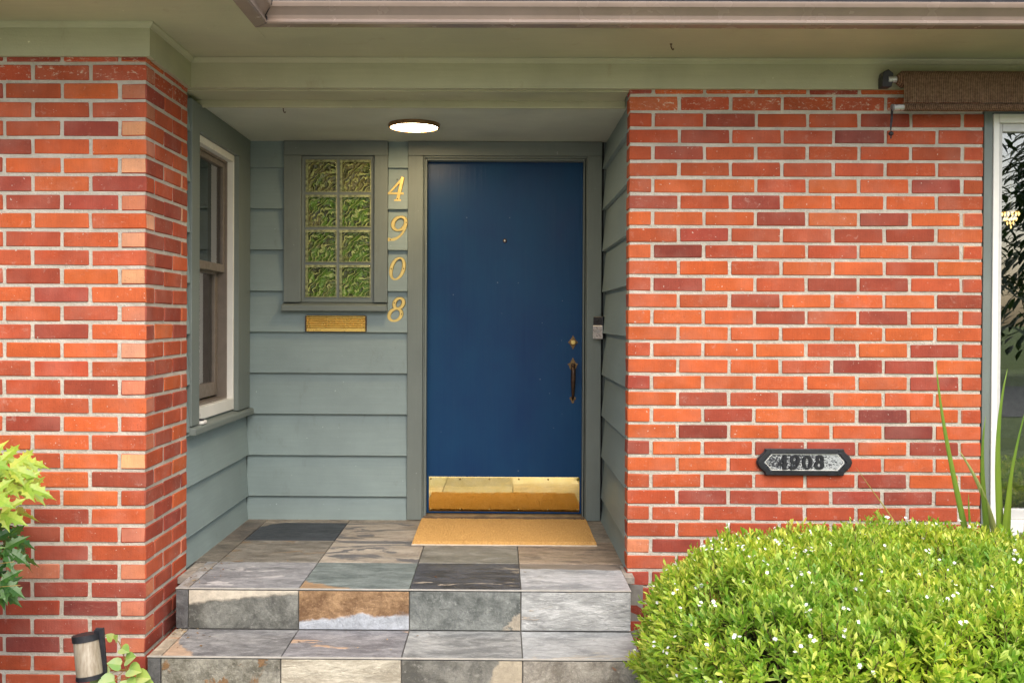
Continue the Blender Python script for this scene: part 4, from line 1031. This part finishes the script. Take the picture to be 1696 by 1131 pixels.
# ------------------------------------------------------------------ holly leaved shrub at the left edge
mah = thing('holly_leaf_shrub', 'spiny leaved yellow green shrub at the left edge before the bricks', 'shrub')
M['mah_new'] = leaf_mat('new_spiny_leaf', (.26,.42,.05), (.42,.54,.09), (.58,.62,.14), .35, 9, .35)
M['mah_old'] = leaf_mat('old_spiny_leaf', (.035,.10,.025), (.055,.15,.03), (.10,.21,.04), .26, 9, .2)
def spiny(mb, p, d, up, L, W):
    d = d.normalized(); sd = d.cross(up).normalized(); n = sd.cross(d)
    prof = [(0,.05),(.10,.55),(.17,1.10),(.24,.68),(.36,.80),(.44,1.20),(.50,.68),(.62,.66),(.70,.98),(.75,.44),(.88,.22),(1.08,0)]
    for sg in (-1, 1):
        vs = [p + d*(L*s) + n*(-.10*L*s*s) for s, _ in prof]
        vs2 = [p + d*(L*s) + sd*(sg*w*W*.5) + n*(.28*w*W*.5 - .10*L*s*s + rnd.uniform(-.001,.001)) for s, w in prof]
        k = len(prof); mb.add(vs + vs2, [(i, i+1, k+i+1, k+i) if sg > 0 else (k+i, k+i+1, i+1, i) for i in range(k-1)])
def compound(base, ang, length, rise, droop, mat, seed, sc_=1.0):
    mb = MB(); mt = MB()
    d0 = Vector((math.cos(ang), math.sin(ang), rise)).normalized()
    e = base + d0*length; mid = base.lerp(e, .5) + Vector((0,0,.05)); e.z -= droop
    pts = bez([base, mid, e], 12)
    mt.tube(pts, [.003-.0015*i/12 for i in range(13)], 5)
    side = d0.cross(Vector((rnd.uniform(-.2,.2),-.75,.65))).normalized()
    for i in range(2, 13, 2):
        t_ = (pts[min(i+1,12)] - pts[i-1]).normalized(); up = side.cross(t_)
        for sg in (-1, 1):
            spiny(mb, pts[i], t_*.75 + side*sg*.9 + up*rnd.uniform(.0,.25), up + rvec()*.15, sc_*rnd.uniform(.072,.095), sc_*rnd.uniform(.034,.042))
    t_ = (pts[12]-pts[11]).normalized(); spiny(mb, pts[12], t_, side.cross(t_), .100*sc_, .048*sc_)
    o = mb.build('leaf', mat, mah, smooth=False, fix=False)
    mt.build('leaf_stalk', M['dry_stalk'], o, fix=False)
M['dry_stalk'] = plain('leaf_stalk', (.30,.20,.05), .6)
st = Vector((-1.96, 3.52, 0))
MB().tube([(-1.98,3.54,GZ-.02), (-1.965,3.53,0), (-1.96,3.52,.30), (-1.95,3.52,.52)], [.014,.012,.010,.008], 8).build('stem', M['twig'], mah)
whorls = []
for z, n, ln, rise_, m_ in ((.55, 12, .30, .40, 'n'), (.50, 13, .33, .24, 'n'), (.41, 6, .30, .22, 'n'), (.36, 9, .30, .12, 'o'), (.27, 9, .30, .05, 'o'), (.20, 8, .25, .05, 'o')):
    for k in range(n): whorls.append((z + rnd.uniform(-.02,.02), 2*math.pi*k/n + rnd.uniform(-.25,.25), ln*rnd.uniform(.85,1.12), rise_ + rnd.uniform(-.08,.08), .05, m_))
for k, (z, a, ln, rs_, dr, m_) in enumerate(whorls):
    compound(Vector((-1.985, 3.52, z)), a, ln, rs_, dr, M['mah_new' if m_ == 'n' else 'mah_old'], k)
for z, dx, dz in ((.44,.31,.05), (.24,.30,.03), (.19,.32,.0)):
    MB().tube(bez([(-1.955,3.52,z), (-1.8,3.48,z+dz), (-1.955+dx,3.47,z+dz+.02)], 8), [.0022]*6+[.0012]*3, 5).build('flower_stalk', M['dry_stalk'], mah, smooth=True)

# ------------------------------------------------------------------ garden light and vine
pl2 = thing('garden_light', 'small frosted cylinder garden light on a black stake by the bricks', 'garden light')
ax = Vector((.14, -.10, -1)).normalized(); c0 = Vector((-1.502, 3.70, -.030))
t = NT('weathered_lens'); co = t.coord()
c = t.mix(t.ramp(t.noise(t.mapping(co, (60,60,6)), 1, 4, .7), (.35, 0), (.7, 1)), (.20,.155,.10), (.44,.39,.31))
M['lens'] = t.fin(c, .5, t.bump(t.noise(co, 90, 4), .3, .002))
MB().lathe([(.046,.012),(.0465,.020),(.0465,.138),(.046,.146)], c0, ax, 32).build('lens', M['lens'], pl2, smooth=True)
smoothshade(MB().lathe([(.040,-.004),(.050,-.003),(.050,.020),(.047,.021)], c0, ax, 32).build('cap', M['black'], pl2))
smoothshade(MB().lathe([(.047,.142),(.049,.143),(.049,.158),(.040,.160)], c0, ax, 32).build('base', M['black'], pl2))
MB().prism([(-.015,-.006),(.015,-.006),(.015,.006),(-.015,.006)], lambda u, v, t_: (-1.452 + u + .075*(-t_), 3.700 + v, t_), -.40, -.004).build('stake', M['black'], pl2, bevel=.002)
MB().box(-1.470, -1.455, 3.692, 3.708, -.034, -.010).build('cap_arm', M['black'], pl2)

vine = thing('vine_plant', 'small pale green vine growing at the left foot of the steps', 'vine')
M['vine'] = leaf_mat('vine_leaf', (.16,.30,.05), (.26,.40,.10), (.40,.48,.20), .45, 10, .3)
def round_leaf(mb, p, d, up, L):
    d = d.normalized(); sd = d.cross(up).normalized(); n = sd.cross(d)
    out = [(.0,.0),(-.06,.28),(.10,.48),(.35,.52),(.62,.40),(.82,.20),(1.0,0)]
    for sg in (-1, 1):
        a = [p + d*(L*max(0, s)) - n*(.15*L*s*s) for s, w in out]
        b = [p + d*(L*s) + sd*(sg*w*L) + n*(.18*w*L - .15*L*s*s) for s, w in out]
        k = len(out); mb.add(a + b, [(i, i+1, k+i+1, k+i) for i in range(k-1)])
vb = Vector((-1.375, 3.76, GZ))
stm = bez([vb, (-1.36,3.74,-.15), (-1.37,3.72,-.02), (-1.435,3.70,-.035)], 14)
MB().tube(stm, [.0022]*10+[.0014]*5, 5).build('stem', M['dry_stalk'], vine, smooth=True)
for x, y, z, L, dx, dz in [(-1.38,3.72,-.085,.030,.5,-.2), (-1.405,3.70,-.045,.022,-.3,.3), (-1.36,3.71,-.125,.036,.6,.2), (-1.375,3.70,-.14,.034,-.6,.1), (-1.345,3.70,-.155,.040,.7,-.1),
        (-1.42,3.70,-.175,.042,-.9,.1), (-1.39,3.68,-.19,.046,-.5,-.2), (-1.35,3.69,-.19,.046,.2,-.4), (-1.32,3.70,-.185,.044,.9,.0), (-1.44,3.69,-.21,.040,-.8,-.2), (-1.30,3.70,-.215,.044,.8,-.2),
        (-1.37,3.67,-.225,.048,0,-.5), (-1.41,3.66,-.25,.046,-.5,-.3), (-1.33,3.66,-.25,.046,.5,-.3), (-1.455,3.70,-.165,.030,-.7,.4), (-1.395,3.70,-.02+-.03,.02,.3,.5)]:
    mb = MB(); round_leaf(mb, Vector((x,y,z)), Vector((dx, -.35, dz+.15)), Vector((rnd.uniform(-.2,.2), -.75, .65)), L*1.45)
    o = mb.build('leaf', M['vine'], vine, smooth=True, fix=False)
    near = min(stm, key=lambda q: (q - Vector((x,y,z))).length)
    MB().tube([near, near.lerp(Vector((x,y,z)), .5) + Vector((0,-.004,.004)), (x,y,z)], .0012, 5).build('leaf_stalk', M['dry_stalk'], o, fix=False)

# ------------------------------------------------------------------ trees across the street (seen mirrored in the panes)
M['needle'] = leaf_mat('conifer_needles', (.02,.05,.015), (.035,.075,.02), (.06,.11,.03), .6, 1.5, .15)
def conifer(x, y, h, r, label):
    tr = thing('conifer_tree', label, 'tree', 'trees across the street'); tr.location = (x, y, GZ)
    MB().tube([(0,0,-.1), (0,0,h*.5), (0,0,h*.98)], [.28,.16,.02], 9).build('trunk', M['twig'], tr, smooth=True)
    mb = MB()
    for k in range(1300):
        s = rnd.random()**.75; z = h*(.08 + .92*s); rr = r*(1-s)*rnd.uniform(.25,1.05) + .1; a = rnd.random()*6.283
        p = Vector((math.cos(a)*rr, math.sin(a)*rr, z)); d = Vector((math.cos(a), math.sin(a), -.35)) + rvec()*.5
        add_leaf(mb, p, d, Vector((0,0,1)), rnd.uniform(.35,.7), rnd.uniform(.12,.24), .3, .3)
    mb.build('crown', M['needle'], tr, fix=False)
conifer(11.5, -17.5, 12, 2.6, 'tall dark conifer across the street mirrored in the right window')
conifer(15.5, -19.5, 9, 2.4, 'shorter dark conifer across the street mirrored in the right window')

# ------------------------------------------------------------------ small things: hooks and dry leaf bits
M['rust'] = plain('rusty_iron', (.10,.04,.022), .7, .3, var=.4)
def hook(p, label):
    o = thing('rusty_hook', label, 'hook')
    x, y, z = p
    MB().tube([(x,y,z+.006),(x,y,z-.012),(x+.004,y-.002,z-.022),(x+.009,y-.002,z-.026),(x+.011,y-.002,z-.020)], .0022, 7).build('shank', M['rust'], o, smooth=True)
    MB().lathe([(.006,0),(.005,-.002),(.0024,-.003)], (x,y,z), (0,0,1), 12).build('flange', M['rust'], o)
hook((-1.03, 4.84, CEIL), 'small rusty hook in the porch ceiling near the window')
hook((.715, 4.30, SZ), 'small rusty hook in the soffit above the right brick wall')
bits = MB()
for k in range(70):
    if k < 26: p = Vector((-1.33 + abs(rnd.gauss(0,.06)), rnd.uniform(4.28, 4.75), .002))
    elif k < 46: p = Vector((-1.33 + abs(rnd.gauss(0,.08)), rnd.uniform(4.10, 4.245), Z2+.002))
    elif k < 60: p = Vector((rnd.uniform(-1.3,.5), rnd.uniform(3.95, 4.24), Z2+.002))
    else: p = Vector((rnd.uniform(-1.3,.5), rnd.uniform(4.3, 5.0), .002))
    d = Vector((rnd.uniform(-1,1), rnd.uniform(-1,1), .05)); L = rnd.uniform(.006, .017)
    add_leaf(bits, p, d, Vector((0,0,1)), L, L*.45, .5, -.15)
lb = bits.build('leaf_litter', leaf_mat('dry_leaf_bits', (.12,.05,.02), (.26,.15,.06), (.48,.38,.24), .8, 3, .1), fix=False)
tag(lb, 'dry leaf crumbs scattered over the slate steps', 'leaf litter', kind='stuff')
